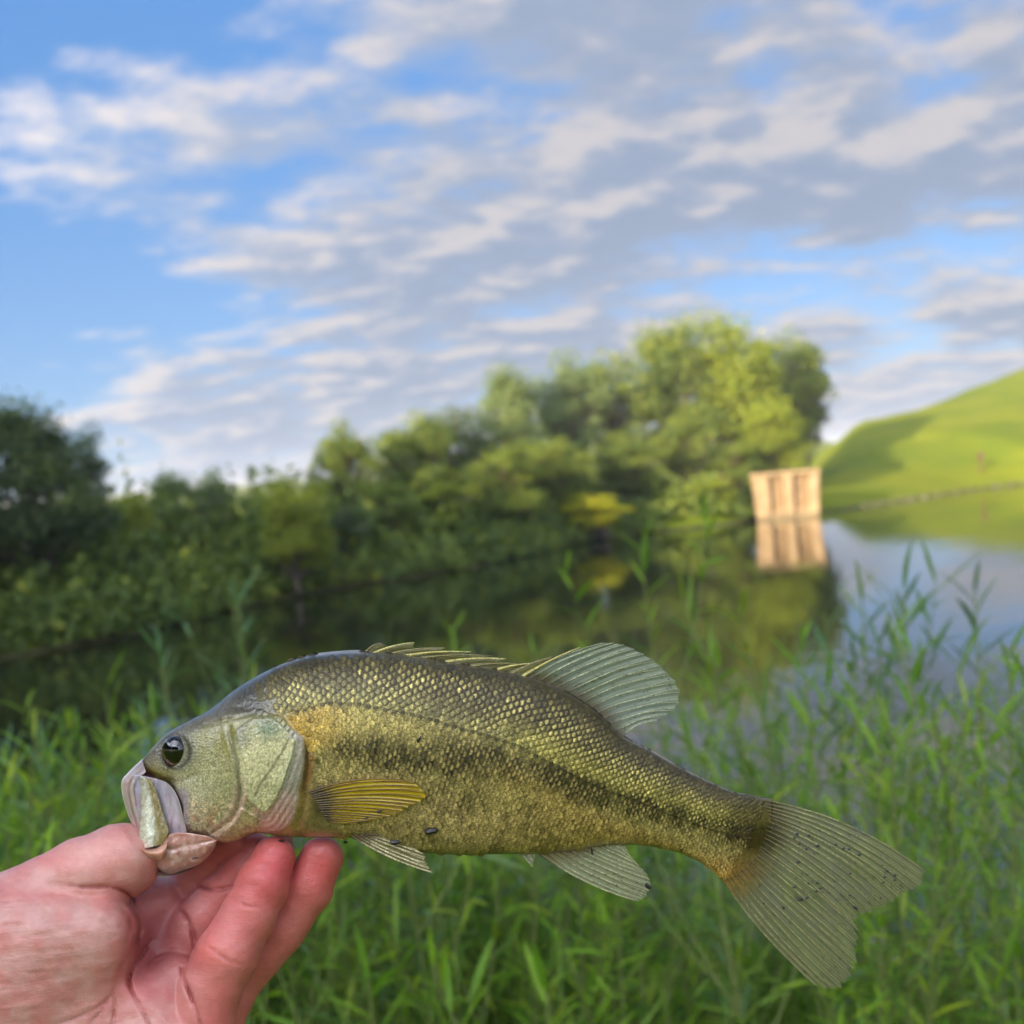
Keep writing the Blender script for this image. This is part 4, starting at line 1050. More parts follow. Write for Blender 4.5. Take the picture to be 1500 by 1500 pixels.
def fin(name, Bk, Ek, nray, colf, dfun, bulge=(0, 0), ray_r=(0.9, 0.35), serr=2.5, mat=None, ray_col=(176, 176, 140), nk=None, nr=46, pleat=1.1, rag_seed=1, side=0, label=None, parts=True):
    rg = np.random.default_rng(rag_seed)
    nk = nk or nray * 7
    k = np.linspace(0, 1, nk); q = np.linspace(0, 1, nr)
    Bp = curve_pts(Bk, nk); Ep = curve_pts(Ek, nk)
    def pos(ki, qv):       # ki index array, returns px positions with bulge
        b_ = np.stack([np.interp(ki, k, Bp[:, 0]), np.interp(ki, k, Bp[:, 1])], -1); e_ = np.stack([np.interp(ki, k, Ep[:, 0]), np.interp(ki, k, Ep[:, 1])], -1)
        dv = e_ - b_; nrm = np.stack([dv[..., 1], -dv[..., 0]], -1) / (np.linalg.norm(dv, axis=-1, keepdims=True) + 1e-9)
        bl = bulge[0] * (1 - ki) + bulge[1] * ki
        return b_ + dv * qv[..., None] + nrm * (bl * 4 * qv * (1 - qv))[..., None]
    KI, QV = np.meshgrid(k, q, indexing='ij')
    ph = KI * nray
    tear = np.interp(k, np.linspace(0, 1, nray * 2 + 1), rg.uniform(0, 1, nray * 2 + 1))
    cut = serr * (np.abs((ph - 0.5) % 1 - 0.5) * 0.0 + np.abs(np.sin(math.pi * ph)) ** 0.7 * 0.6) + serr * 0.8 * tear[:, None] ** 3
    Llen = np.linalg.norm(Ep - Bp, axis=1)[:, None]
    Q2 = QV * (1 - cut / np.maximum(Llen, 12) * (QV > 0))
    XY = pos(KI, Q2); x, y = XY[..., 0], XY[..., 1]
    d = dfun(KI, QV, x, y) + pleat * np.cos(2 * math.pi * ph) * (0.3 + 0.7 * QV) * 0.5
    c = colf(KI, QV, x, y, ph)
    V = L3(x, y, d) if side == 0 else L3(x, y, d, True)
    if (np.asarray(d) < 0).any():
        V = L3(x, y, 0 * d); V[..., 2] = S_ * d
    ob = obj(name, mesh_np(name, V.reshape(-1, 3), grid_faces(nk, nr), True, c.reshape(-1, 3), mat or m_fin), fish)
    rc = lc(*ray_col)
    for i in range(nray + 1):
        k0 = min(max((i + (rg.uniform(-0.16, 0.16) if 0 < i < nray else 0)) / nray, 0.004), 0.996); fq = rg.uniform(0.38, 0.62); sp_ = 0.21 / nray * (1 if 0 < i < nray else 0.3)
        bagr = Bag(); jit_ = rg.uniform(-0.02, 0.0)
        for br in (0, -1, 1):
            m_ = 12; qs = np.linspace(0.0, fq, m_) if br == 0 else np.linspace(fq - 0.03, 0.985 + jit_ + 0.01 * br, m_)
            ka = np.clip(k0 + br * sp_ * np.clip((qs - fq) / (1 - fq), 0, 1) + 0.05 / nray * np.sin(qs * 9 + i), 0.003, 0.997)
            P2 = pos(ka, qs); dd = dfun(ka, qs, P2[:, 0], P2[:, 1]) + pleat * 0.5 * (0.3 + 0.7 * qs) + 0.3
            V0 = L3(P2[:, 0], P2[:, 1], np.maximum(dd, 0) if (dd > 0).all() else dd * 0); V0[:, 2] = S_ * dd
            rad = np.interp(qs, [0, 1], ray_r) * (1 if br == 0 else 0.72) * S_
            Vt, Ft = tube(V0, rad, 5)
            cc_ = np.repeat(rc[None] * (0.62 + 0.55 * rg.random((m_, 1))), 5, 0)
            bk = np.repeat(sstep(0.34, 0.03, qs), 5)[:, None]; cc_ = cc_ * (1 - bk) + lc(84, 68, 40) * bk
            bagr.add(Vt, Ft, cc_)
        obj('fin_ray', bagr.mesh('fin_ray', m_ray), ob)
    return ob
def mem_col(c1, c2, basec, freq=1.0, dark=0.45, seed=0):
    c1, c2, bc_ = lc(*c1), lc(*c2), lc(*basec)
    def f(k, q, x, y, ph):
        n_ = fbm(ph * 2.2, q * 4, seed, 3)
        c = c1 * (1 - n_[..., None]) + c2 * n_[..., None]
        c = c * (1 - dark * (0.5 + 0.5 * np.cos(2 * math.pi * ph * 2 + q * 3))[..., None] * (0.5 + 0.5 * n_[..., None]))
        c = mixc(c, bc_, sstep(0.30, 0.02, q + 0.10 * (fbm(ph * 1.3, q * 5, seed + 2, 2) - 0.3)))
        if seed == 3:
            kk_ = (sstep(0.22, 0.06, q + 0.08 * (fbm(x / 6, y / 6, 2, 2) - 0.5)))[..., None]; c = c * (1 - kk_) + skin_color(x, y) * kk_
        sp = sstep(0.80, 0.9, vnoise(x / 3.1, y / 3.1, seed + 5)); return mixc(c, lc(40, 36, 24), sp * 0.55)
    return f
flat = lambda d0, amp=0.0: (lambda k, q, x, y: d0 + amp * q + 0 * x)
# tail
tail = fin('tail_fin', [(1098, 1168), (1112, 1190), (1116, 1212), (1108, 1238), (1092, 1258), (1072, 1276), (1056, 1286)],
    [(1358, 1277), (1349, 1298), (1323, 1313), (1297, 1330), (1268, 1342), (1252, 1351), (1259, 1364), (1257, 1388), (1257, 1410), (1247, 1434), (1228, 1451), (1200, 1448)], 24,
    mem_col((116, 116, 78), (150, 150, 112), (92, 70, 38), dark=0.4, seed=3), lambda k, q, x, y: 3.0 * np.sin(3 * k + 2 * q) * q + 1.2, bulge=(19, -8), ray_r=(0.95, 0.4), serr=9, ray_col=(158, 150, 98), pleat=1.2, rag_seed=4, nr=60)
soft = fin('rear_back_fin', [(764, 991), (800, 1004), (835, 1021), (865, 1041), (890, 1062), (911, 1081)],
    [(884, 941), (913, 943), (950, 961), (974, 980), (993, 1001), (998, 1021), (988, 1040), (962, 1056)], 13,
    mem_col((132, 146, 118), (168, 178, 150), (96, 84, 54), dark=0.35, seed=9), flat(0.5, 3), bulge=(5, 6), ray_r=(1.0, 0.4), serr=5.5, ray_col=(176, 180, 142), pleat=1.9, rag_seed=8)
anal = fin('anal_fin', [(786, 1249), (820, 1245), (860, 1240), (903, 1233)],
    [(934, 1321), (944, 1317), (951, 1308), (955, 1295), (950, 1283), (942, 1273), (920, 1252)], 11,
    mem_col((140, 144, 104), (176, 176, 136), (150, 128, 78), dark=0.3, seed=19), flat(0.5, 3), bulge=(-7, 4), ray_r=(1.0, 0.4), serr=4.5, ray_col=(172, 170, 130), pleat=1.5, rag_seed=2)
vent = fin('vent_spine_fin', [(762, 1249), (782, 1249)], [(780, 1270), (783, 1256)], 2, mem_col((150, 154, 120), (180, 180, 150), (160, 140, 90), seed=29), flat(4, 2), ray_r=(1.2, 0.4), serr=1)
pelv = fin('pelvic_fin', [(514, 1224), (530, 1222), (552, 1222)], [(635, 1279), (628, 1270), (624, 1262), (622, 1252), (606, 1243)], 6,
    mem_col((140, 130, 70), (186, 176, 122), (168, 146, 92), dark=0.25, seed=39), lambda k, q, x, y: 34 - 14 * q + 6 * k, bulge=(-5, 3), ray_r=(1.9, 0.6), serr=2, ray_col=(206, 196, 158), pleat=1.5, rag_seed=6)
pelv2 = fin('pelvic_fin', [(514, 1224), (530, 1222), (552, 1222)], [(622, 1272), (617, 1264), (613, 1256), (608, 1246), (596, 1240)], 6,
    mem_col((120, 112, 60), (160, 150, 100), (150, 130, 80), dark=0.25, seed=40), lambda k, q, x, y: -34 + 14 * q, bulge=(-5, 3), ray_r=(1.6, 0.6), serr=2, ray_col=(180, 170, 130), pleat=1.5, rag_seed=7)
pec_d = lambda k, q, x, y: body_d(x, y) + 1.5 + 7.0 * q ** 1.2 + 2.0 * np.sin(math.pi * k)
def pec_col(k, q, x, y, ph):
    n_ = fbm(ph * 1.7, q * 9, 61, 3)
    c = lc(186, 158, 20) * (1 - n_[..., None]) + lc(228, 202, 44) * n_[..., None]
    c = c * (1 - 0.42 * sstep(0.25, 0.9, 0.5 + 0.5 * np.cos(2 * math.pi * ph))[..., None])
    c = mixc(c, lc(66, 62, 38), sstep(0.26, 0.08, q) * 0.95)
    c = mixc(c, lc(170, 140, 70), sstep(0.8, 1.0, q) * 0.6 * sstep(0.2, 0.7, k))
    return c
pec = fin('pectoral_fin', [(452, 1160), (462, 1172), (470, 1188), (478, 1203)], [(598, 1143), (611, 1149), (622, 1160), (624, 1170), (603, 1180), (577, 1194), (541, 1202), (520, 1205)], 15,
    pec_col, pec_d, bulge=(9, -2), ray_r=(1.1, 0.45), serr=3.5, mat=m_pec, ray_col=(120, 86, 16), pleat=1.6, rag_seed=12)
pec2 = fin('pectoral_fin', [(452, 1160), (462, 1172), (470, 1188), (478, 1203)], [(598, 1143), (611, 1149), (622, 1160), (624, 1170), (603, 1180), (577, 1194), (541, 1202), (520, 1205)], 4,
    pec_col, lambda k, q, x, y: -(body_d(x, y) + 2 + 8 * q), bulge=(9, -2), ray_r=(1.1, 0.45), serr=3.5, mat=m_pec, ray_col=(120, 86, 16), pleat=1.6, rag_seed=13)
# folded spiny fin
spn = [((534, 957), (557, 942)), ((545, 958), (607, 941)), ((566, 959), (652, 949)), ((590, 961), (690, 955)), ((616, 964), (722, 961)), ((650, 970), (741, 965)), ((688, 977), (763, 973)), ((722, 983), (786, 972)), ((748, 988), (809, 962)), ((764, 992), (850, 948))]
spiny = None
Vs = []; Fs = []; Cs = []
base_i = 0
for i in range(len(spn) - 1):
    (b0, t0), (b1, t1) = spn[i], spn[i + 1]; q = np.linspace(0, 1, 14)
    b0, t0, b1, t1 = map(np.array, (b0, t0, b1, t1))
    rows = []
    for w_ in np.linspace(0, 1, 6):
        bb_ = b0 * (1 - w_) + b1 * w_; te = t0 * (1 - w_) + t1 * w_
        te = bb_ + (te - bb_) * (1 - 0.28 * math.sin(math.pi * w_))
        P_ = bb_ + (te - bb_) * q[:, None]; P_[:, 1] -= 3.0 * np.sin(math.pi * q) * (1 - w_ * 0.3)
        dpt = 2.0 * math.sin(math.pi * w_ * 2) + 1.5 + 1.0 * i % 3
        V0 = L3(P_[:, 0], P_[:, 1], np.full(14, max(dpt, 0.0))); rows.append(V0)
    V0 = np.stack(rows).reshape(-1, 3); Vs.append(V0); Fs.append(grid_faces(6, 14) + base_i); base_i += len(V0)
    n_ = r.random((len(V0), 1)); st_ = np.repeat(np.array([1, 0.6, 1.1, 0.7, 1.15, 0.8])[:, None], 14, 1).reshape(-1, 1)
    Cs.append((lc(134, 126, 66) * (1 - n_) + lc(170, 164, 110) * n_) * st_)
spiny = obj('spiny_back_fin', mesh_np('spiny_back_fin', np.concatenate(Vs), np.concatenate(Fs), True, np.concatenate(Cs), m_fin), fish)
for i, (b0, t0) in enumerate(spn):
    q = np.linspace(0, 1, 12)[:, None]; P_ = np.array(b0) * (1 - q) + np.array(t0) * q; P_[:, 1] -= 3.0 * np.sin(math.pi * q[:, 0])
    Vt, Ft = tube(L3(P_[:, 0], P_[:, 1], np.full(12, 3.5)), np.linspace(2.3, 0.5, 12) * S_, 7)
    c_ = lc(182, 172, 96) if i % 2 else lc(112, 104, 48)
    obj('fin_spine', mesh_np('fin_spine', Vt, Ft, True, np.tile(c_, (len(Vt), 1)) * (0.8 + 0.4 * r.random((len(Vt), 1))), m_ray), spiny)

# --- plates and lips of the mouth
def loft(name, A, Bc, dfun, cfun, nu=40, nv=70, thick=2.5, mat=None, far=True, parent=None):
    """sheet between two traced edges with real thickness, plus its mirror on the far side"""
    a_ = curve_pts(A, nv); b_ = curve_pts(Bc, nv); u = np.linspace(0, 1, nu)
    XY = a_[None] * (1 - u)[:, None, None] + b_[None] * u[:, None, None]
    x, y = XY[..., 0], XY[..., 1]; Uu = np.broadcast_to(u[:, None], x.shape); Vv_ = np.broadcast_to(np.linspace(0, 1, nv)[None], x.shape)
    d = dfun(Uu, Vv_, x, y); c = cfun(Uu, Vv_, x, y)
    # rolled edges
    V1 = L3(x, y, d); V2 = L3(x, y, np.maximum(d - thick, 0.5))
    def mk(sgn):
        Vn = np.concatenate([V1.reshape(-1, 3), V2.reshape(-1, 3)]).copy(); Vn[:, 2] *= sgn
        f = grid_faces(nu, nv); n0 = nu * nv; fs = [f[:, ::-1], f + n0]
        idx = np.arange(n0).reshape(nu, nv)
        loop = np.concatenate([idx[:, 0], idx[-1, 1:], idx[-2::-1, -1], idx[0, -2:0:-1]])
        l2 = np.roll(loop, -1); fs.append(np.stack([loop, l2, l2 + n0, loop + n0], 1))
        fs = np.concatenate(fs); 
        if sgn < 0: fs = fs[:, ::-1]
        return mesh_np(name, Vn, fs, True, np.concatenate([c.reshape(-1, 3)] * 2), mat or m_skin)
    o = obj(name, mk(1), parent or fish)
    if far: obj(name, mk(-1), parent or fish)
    return o
m_lip = wet_mat('bass_lip', 0.28, 0.0, 0.7, 0.08, 0.35, 0.0, grain=0.1)
def ncol(base, seed, amp=0.35, sc=5.0):
    base = lc(*base)
    return lambda u, v, x, y: base * (1 + amp * 2 * (fbm(x / sc, y / sc, seed, 3)[..., None] - 0.5)) 
dome = lambda d0, h: (lambda u, v, x, y: d0 + h * np.sin(math.pi * np.clip(u, 0, 1)) ** 0.7)
# inner mouth lining
def lining_c(u, v, x, y):
    c = np.broadcast_to(lc(178, 160, 164), x.shape + (3,)).copy(); c = mixc(c, lc(204, 190, 196), np.exp(-((u - 0.45 - 0.1 * v) / 0.16) ** 2) * 0.7); c = mixc(c, lc(150, 118, 120), sstep(0.5, 0.7, fbm(x / 5, y / 14, 19, 3)) * 0.6); c = mixc(c, lc(150, 150, 160), sstep(1190, 1150, y) * 0.6)
    c = mixc(c, lc(140, 128, 96), sstep(0.88, 1.0, u) * 0.6); return c * (0.92 + 0.16 * fbm(x / 6, y / 10, 8, 2)[..., None])
loft('mouth_lining', [(196, 1134), (196, 1160), (200, 1190), (208, 1220), (222, 1250)], [(226, 1140), (245, 1147), (258, 1163), (266, 1186), (272, 1210), (276, 1232)],
     lambda u, v, x, y: 24 + 4 * v + (np.maximum(body_d(x + 8, y), 30) - 30 + 4 * v) * u ** 1.2 * 0.8 + 4.5 * (fbm(x / 6, y / 18, 51, 3) - 0.5), lining_c, 40, 60, 3, m_lip)
# upper lip
def lip_c(u, v, x, y):
    c = np.broadcast_to(lc(172, 154, 142), x.shape + (3,)).copy(); c = mixc(c, lc(124, 108, 100), sstep(1150, 1118, y) * 0.8)
    c = mixc(c, lc(120, 100, 96), np.exp(-((u - 0.55) / 0.16) ** 2) * 0.6); c = mixc(c, lc(222, 212, 208), sstep(0.16, 0.0, u) * 0.7)
    c = mixc(c, lc(196, 138, 128), sstep(1195, 1235, y) * 0.6)
    return c * (0.9 + 0.2 * fbm(x / 4, y / 6, 18, 2)[..., None])
loft('upper_lip', [(208, 1112), (190, 1130), (179, 1142), (178, 1158), (183, 1180), (190, 1200), (201, 1222), (208, 1248)],
     [(214, 1131), (206, 1138), (198, 1144), (196, 1158), (200, 1182), (206, 1204), (212, 1226), (220, 1250)],
     lambda u, v, x, y: 4 + 20 * np.sin(0.5 * math.pi * u) ** 0.9 + 6 * v - 2.4 * np.exp(-((u - 0.5) / 0.1) ** 2) + 1.6 * (fbm(x / 6, y / 6, 54, 2) - 0.5), lip_c, 26, 90, 6, m_lip)
# front bridge of the lip, round the snout
q = np.linspace(0, 1, 30); lp = curve_pts([(204, 1119), (190, 1131), (181, 1143), (180, 1158), (185, 1180), (192, 1200), (203, 1222)], 30)
Vt, Ft = tube(L3(lp[:, 0] + 5, lp[:, 1], np.zeros(30) + 2), np.interp(q, [0, 0.2, 1], [5.5, 5, 3.5]) * S_, 12)
ob_ = obj('upper_lip', mesh_np('upper_lip', Vt, Ft, True, np.tile(lc(188, 158, 152), (len(Vt), 1)), m_lip), fish)
# maxilla
def max_c(u, v, x, y):
    n_ = fbm(x / 4, y / 5, 23, 3)
    c = np.broadcast_to(lc(166, 162, 136), x.shape + (3,)).copy()
    c = mixc(c, lc(214, 214, 190), np.exp(-((u - 0.35) / 0.18) ** 2) * sstep(0.15, 0.5, v) * 0.85)
    c = mixc(c, lc(128, 112, 58), sstep(0.5, 0.68, u + 0.12 * (n_ - 0.5)) * 0.9)
    c = mixc(c, lc(56, 54, 34), sstep(0.93, 1.0, u) * 0.8)
    c = mixc(c, lc(198, 168, 148), sstep(0.86, 0.95, v) * sstep(0.5, 0.3, u) * 0.8)
    return np.clip(c * (0.8 + 0.45 * n_[..., None]), 0, 0.9)
loft('jaw_plate', [(205, 1137), (207, 1154), (207, 1173), (206, 1198), (204, 1222), (204, 1244)], [(222, 1142), (230, 1160), (238, 1186), (244, 1204), (248, 1219), (241, 1237)],
     lambda u, v, x, y: 29.5 + 5 * np.sin(math.pi * u) ** 0.8 * (0.2 + 0.8 * v) + 9 * v - 1.6 * np.exp(-((u - 0.6) / 0.07) ** 2) + 3.0 * (fbm(x / 4, y / 9, 52, 3) - 0.5), max_c, 34, 80, 4, m_skin)
# lower jaw
def jaw_c(u, v, x, y):
    n_ = fbm(x / 6, y / 6, 33, 3)
    c = np.broadcast_to(lc(182, 134, 120), x.shape + (3,)).copy(); c = mixc(c, lc(206, 176, 162), sstep(0.45, 0.7, n_) * 0.6)
    c = mixc(c, lc(150, 132, 130), sstep(1262, 1280, y) * 0.7); return c * (0.85 + 0.3 * n_[..., None])
loft('lower_jaw', [(206, 1247), (215, 1254), (224, 1264), (236, 1276), (250, 1281), (266, 1276), (288, 1268), (304, 1256), (316, 1240), (318, 1231)],
     [(240, 1240), (243, 1232), (246, 1226), (250, 1222), (262, 1220), (274, 1220), (288, 1222), (300, 1224), (310, 1227), (318, 1230)],
     lambda u, v, x, y: 16 + 26 * np.sin(0.5 * math.pi * np.clip(u * 1.3, 0, 1)) ** 0.6 + 4 * v + 3.0 * (fbm(x / 8, y / 5, 53, 3) - 0.5) - 2.5 * np.exp(-((u - 0.55 - 0.2 * v) / 0.08) ** 2), jaw_c, 40, 90, 5, m_lip)
loft('lip_fold', [(205, 1244), (214, 1253), (224, 1258), (236, 1259), (243, 1250)], [(208, 1244), (218, 1244), (228, 1243), (238, 1238), (245, 1232)],
     lambda u, v, x, y: 42 + 8 * np.sin(math.pi * u), ncol((196, 138, 112), 71, 0.2), 16, 40, 2.5, m_lip)
# floor of the jaw across to the other side
jw = curve_pts([(208, 1246), (236, 1274), (258, 1276), (288, 1266), (312, 1242)], 30); ac = np.linspace(-1, 1, 24)
XX = jw[:, 0][:, None] + 0 * ac; YY = jw[:, 1][:, None] + 0 * ac; Vv = L3(XX, YY, 0 * XX); Vv[..., 2] = (ac * 18 * S_)[None]
obj('jaw_floor', mesh_np('jaw_floor', Vv.reshape(-1, 3), grid_faces(30, 24), True, np.tile(lc(180, 130, 115), (720, 1)), m_lip), fish)

# --- eyes
m_eye, t, b = principled('eye_surface', Roughness=0.04)
at = t.new('ShaderNodeAttribute', _attribute_name='Col'); t.lk(at.outputs['Color'], b.inputs['Base Color'])
b.inputs['Coat Weight'].default_value = 1.0; b.inputs['Coat Roughness'].default_value = 0.02
for sgn in (1, -1):
    nth, nph = 40, 28; Vv = []; Cc = []
    th = np.linspace(0, 2 * math.pi, nth, endpoint=False); ph = np.linspace(0, math.pi * 0.62, nph)
    PH, TH = np.meshgrid(ph, th, indexing='ij')
    rr0 = 21.5
    ex = EYE_C[0] + rr0 * np.sin(PH) * np.cos(TH) * 0.92; ey = EYE_C[1] + 1 + rr0 * np.sin(PH) * np.sin(TH) * 1.12
    dc = float(body_d(EYE_C[0], EYE_C[1])) - 9.0
    dd = dc + 16 * np.cos(PH)
    Vv = L3(ex, ey, np.maximum(dd, 0.5))
    rr_e = np.hypot(ex - EYE_C[0], (ey - EYE_C[1] + 0) / 1.1)
    pupil = sstep(16.6, 15.2, np.hypot(ex - EYE_C[0] - 0.5, (ey - EYE_C[1] + 2) * 0.92))
    n_ = fbm(TH * 3, PH * 6, 3, 2)
    c = mixc(np.broadcast_to(lc(36, 28, 20), ex.shape + (3,)) * (0.6 + 0.8 * n_[..., None]), lc(6, 6, 8), pupil)
    c = mixc(c, lc(112, 84, 40), np.exp(-((rr_e - 17.2) / 0.9) ** 2) * 0.7 * sstep(-6, 8, ey - EYE_C[1]))
    c = mixc(c, lc(34, 30, 24), sstep(17, 20, rr_e))
    Vv = Vv.reshape(-1, 3).copy(); Vv[:, 2] *= sgn; f = grid_faces(nph, nth, True)
    obj('eye', mesh_np('eye', Vv, f if sgn > 0 else f[:, ::-1], True, c.reshape(-1, 3), m_eye), fish)

# --- flecks of mud and plant bits stuck to the fish
m_mud, t, b = principled('wet_mud_bit', Base__Color=(0.012, 0.010, 0.008, 1), Roughness=0.35)
def fleck(x, y, L, Wd, ang, d, label):
    e = obj('plant_fleck', None); V = []
    ca, sa = math.cos(ang), math.sin(ang); pts = []
    q = np.linspace(-1, 1, 7); px = x + q * L / 2 * ca + r.normal(0, 0.3, 7); py = y + q * L / 2 * sa + r.normal(0, 0.3, 7)
    Vt, Ft = tube(L3(px, py, np.full(7, d)), Wd / 2 * S_ * np.array([0.35, 0.9, 1, 1, 0.95, 0.8, 0.3]), 7)
    me = mesh_np('plant_fleck', Vt, Ft, False, None, m_mud)
    bpy.data.objects.remove(e); o = obj('plant_fleck', me); o.location = fish.location; o.rotation_euler = fish.rotation_euler
    tag(o, label, 'plant bit', 'dark bits stuck to the fish'); return o
fd = lambda x, y: float(body_d(x, y)) + 2.4
fleck(632, 1217, 20, 10, -0.15, fd(632, 1217), 'biggest dark chip, stuck to the lower belly of the fish')
fleck(579, 1233, 15, 8, -0.05, fd(579, 1233), 'dark chip on the belly just above the pelvic fin')
fleck(614, 1083, 12, 3.2, -1.1, fd(614, 1083), 'thin brown sliver standing on the flank under the lateral line')
fleck(867, 1247, 12, 3, 1.45, 24, 'black twiggy bit hanging where the anal fin meets the belly')
fleck(949, 1298, 9, 7, 0.9, 6, 'black crumb on the tip of the anal fin')
fleck(556, 1189, 9, 3.5, -0.25, fd(556, 1189) + 8, 'dark crumb on the yellow pectoral fin')
fleck(537, 1198, 9, 1.8, -0.4, fd(537, 1198) + 7, 'hair-thin black bit on the lower edge of the yellow pectoral fin')
fleck(286, 1257, 11, 2.6, -0.15, 46, 'black sliver on the pink lower jaw')
fleck(1172, 1317, 10, 5, 0.1, 7, 'dark smudge in the middle of the tail fin')
fleck(1253, 1330, 10, 4, 0.6, 7, 'dark grain near the notch of the tail fin')
fleck(1148, 1330, 5, 4, 0.9, 7, 'small black grain on the lower lobe of the tail fin')
bag = Bag(); spots = [(1140 + 180 * r.random() , 0) for _ in range(34)]
for (sx_, _) in spots:
    yy = np.interp(sx_, [1140, 1320], [1190, 1270]) + r.uniform(5, 110) * np.interp(sx_, [1140, 1250, 1320], [1, 1, 0.25]); s = r.uniform(0.9, 2.9)
    bag.add(oct_V * s * S_ * (1.3, 0.9, 0.5) + L3(sx_, yy, 5.0), oct_F)
for _ in range(22):
    sx_ = r.uniform(820, 985); yy = np.interp(sx_, [820, 985], [985, 1000]) + r.uniform(-15, 28); s = r.uniform(0.5, 1.5); bag.add(oct_V * s * S_ + L3(sx_, yy, 5.0), oct_F)
for _ in range(14):
    sx_ = r.uniform(830, 945); yy = np.interp(sx_, [830, 945], [1262, 1300]) + r.uniform(-6, 12); s = r.uniform(0.5, 1.3); bag.add(oct_V * s * S_ + L3(sx_, yy, 5.0), oct_F)
for _ in range(40):
    sx_ = r.uniform(430, 1040); yy = r.uniform(970, 1240)
    if poly_sd(np.array([sx_]), np.array([yy]), OUTL)[0] > 8: s = r.uniform(0.5, 1.3); bag.add(oct_V * s * S_ * (1, 1, 0.6) + L3(sx_, yy, float(body_d(sx_, yy)) + 2.0), oct_F)
sp_o = obj('mud_specks', bag.mesh('mud_specks', m_mud, False)); sp_o.location = fish.location; sp_o.rotation_euler = fish.rotation_euler
tag(sp_o, 'tiny black mud specks sprinkled over the fins and flank', 'mud', kind='stuff')
# ================================================================ the hand
# joints in photo pixels (x, y) with height d towards the camera and radius, all px of the fish plane
def cap(a, b, grp): return (np.array(a[:3], float), np.array(b[:3], float), a[3], b[3], grp)
HAND = [
 # forearm, wrist and heel
 cap((-420, 1650, 10, 150), (-140, 1500, 5, 128), 'palm'),
 cap((-140, 1500, 5, 128), (20, 1440, 0, 108), 'palm'),
 cap((20, 1470, -10, 105), (190, 1500, -30, 80), 'palm'),
 cap((60, 1600, 5, 110), (260, 1620, -10, 90), 'palm'),
 # thenar mass
 cap((-40, 1385, 22, 92), (120, 1388, 18, 76), 'palm'),
 cap((60, 1375, 15, 80), (140, 1362, 16, 58), 'palm'),
 # palm plate under the fingers and web
 cap((160, 1470, -36, 64), (228, 1410, -72, 52), 'palm'),
 cap((150, 1370, -52, 60), (222, 1335, -92, 54), 'palm'),
 cap((225, 1480, -12, 60), (262, 1440, -14, 40), 'palm'),
 cap((215, 1540, 5, 66), (285, 1540, 12, 60), 'palm'),
 # thumb: shaft and tip inside the mouth
 cap((10, 1345, 0, 66), (120, 1287, 4, 56), 'thumb'),
 cap((120, 1287, 4, 56), (176, 1262, 2, 54), 'thumb'),
 cap((176, 1262, 2, 54), (188, 1258, -4, 49), 'thumb'),
 # index finger, under and behind the jaw
 cap((210, 1400, -84, 44), (262, 1322, -112, 38), 'index'),
 cap((262, 1322, -112, 38), (312, 1268, -86, 36), 'index'),
 cap((312, 1268, -86, 36), (338, 1236, -70, 31), 'index'),
 # middle finger
 cap((228, 1430, -60, 44), (296, 1352, -60, 41), 'middle'),
 cap((296, 1352, -60, 41), (352, 1282, -62, 36), 'middle'),
 cap((352, 1282, -62, 36), (372, 1250, -66, 32), 'middle'),
 # ring finger, in front
 cap((282, 1560, 12, 56), (306, 1455, 22, 45), 'ring'),
 cap((306, 1455, 22, 45), (328, 1405, 27, 46), 'ring'),
 cap((328, 1405, 27, 46), (364, 1340, 18, 39.5), 'ring'),
 cap((364, 1340, 18, 39.5), (384, 1298, 12, 38), 'ring'),
 cap((384, 1298, 12, 38), (401, 1256, -2, 31), 'ring'),
 # little finger
 cap((285, 1530, -40, 56), (343, 1432, -50, 42), 'little'),
 cap((343, 1432, -50, 42), (408, 1362, -40, 38), 'little'),
 cap((408, 1362, -40, 38), (450, 1302, -30, 36), 'little'),
 cap((450, 1302, -30, 36), (472, 1257, -26, 32), 'little'),
]
cell = 2.6
ax = np.arange(-420, 530, cell); ay = np.arange(1185, 1680, cell); az = np.arange(-162, 118, cell)
def sdf_group(caps, X, Y, Z, k):
    acc = None
    for a, b, ra, rb, g in caps:
        ab = b - a; L2 = (ab ** 2).sum()
        t = np.clip(((X - a[0]) * ab[0] + (Y - a[1]) * ab[1] + (Z - a[2]) * ab[2]) / L2, 0, 1)
        d = np.sqrt((X - a[0] - t * ab[0]) ** 2 + (Y - a[1] - t * ab[1]) ** 2 + (Z - a[2] - t * ab[2]) ** 2) - (ra + (rb - ra) * t)
        if acc is None: acc = d
        else:
            h = np.clip(0.5 + 0.5 * (acc - d) / k, 0, 1); acc = acc * (1 - h) + d * h - k * h * (1 - h)
    return acc
def smin(a, b, k):
    h = np.clip(0.5 + 0.5 * (a - b) / k, 0, 1); return a * (1 - h) + b * h - k * h * (1 - h)
Xg, Yg, Zg = np.meshgrid(ax.astype(np.float32), ay.astype(np.float32), az.astype(np.float32), indexing='ij', sparse=True)
GR = {}
for g, k in (('palm', 34), ('thumb', 14), ('index', 8), ('middle', 8), ('ring', 9), ('little', 8)):
    GR[g] = sdf_group([c for c in HAND if c[4] == g], Xg, Yg, Zg, k).astype(np.float32)
Fd = smin(GR['palm'], GR['thumb'], 9)
fg = smin(GR['index'], GR['middle'], 4); fg = smin(fg, GR['little'], 4)
# the ring finger stays clear of its neighbours except at its root
Fd = smin(Fd, fg, 9); Fd = smin(Fd, GR['ring'], 2.5)
del GR
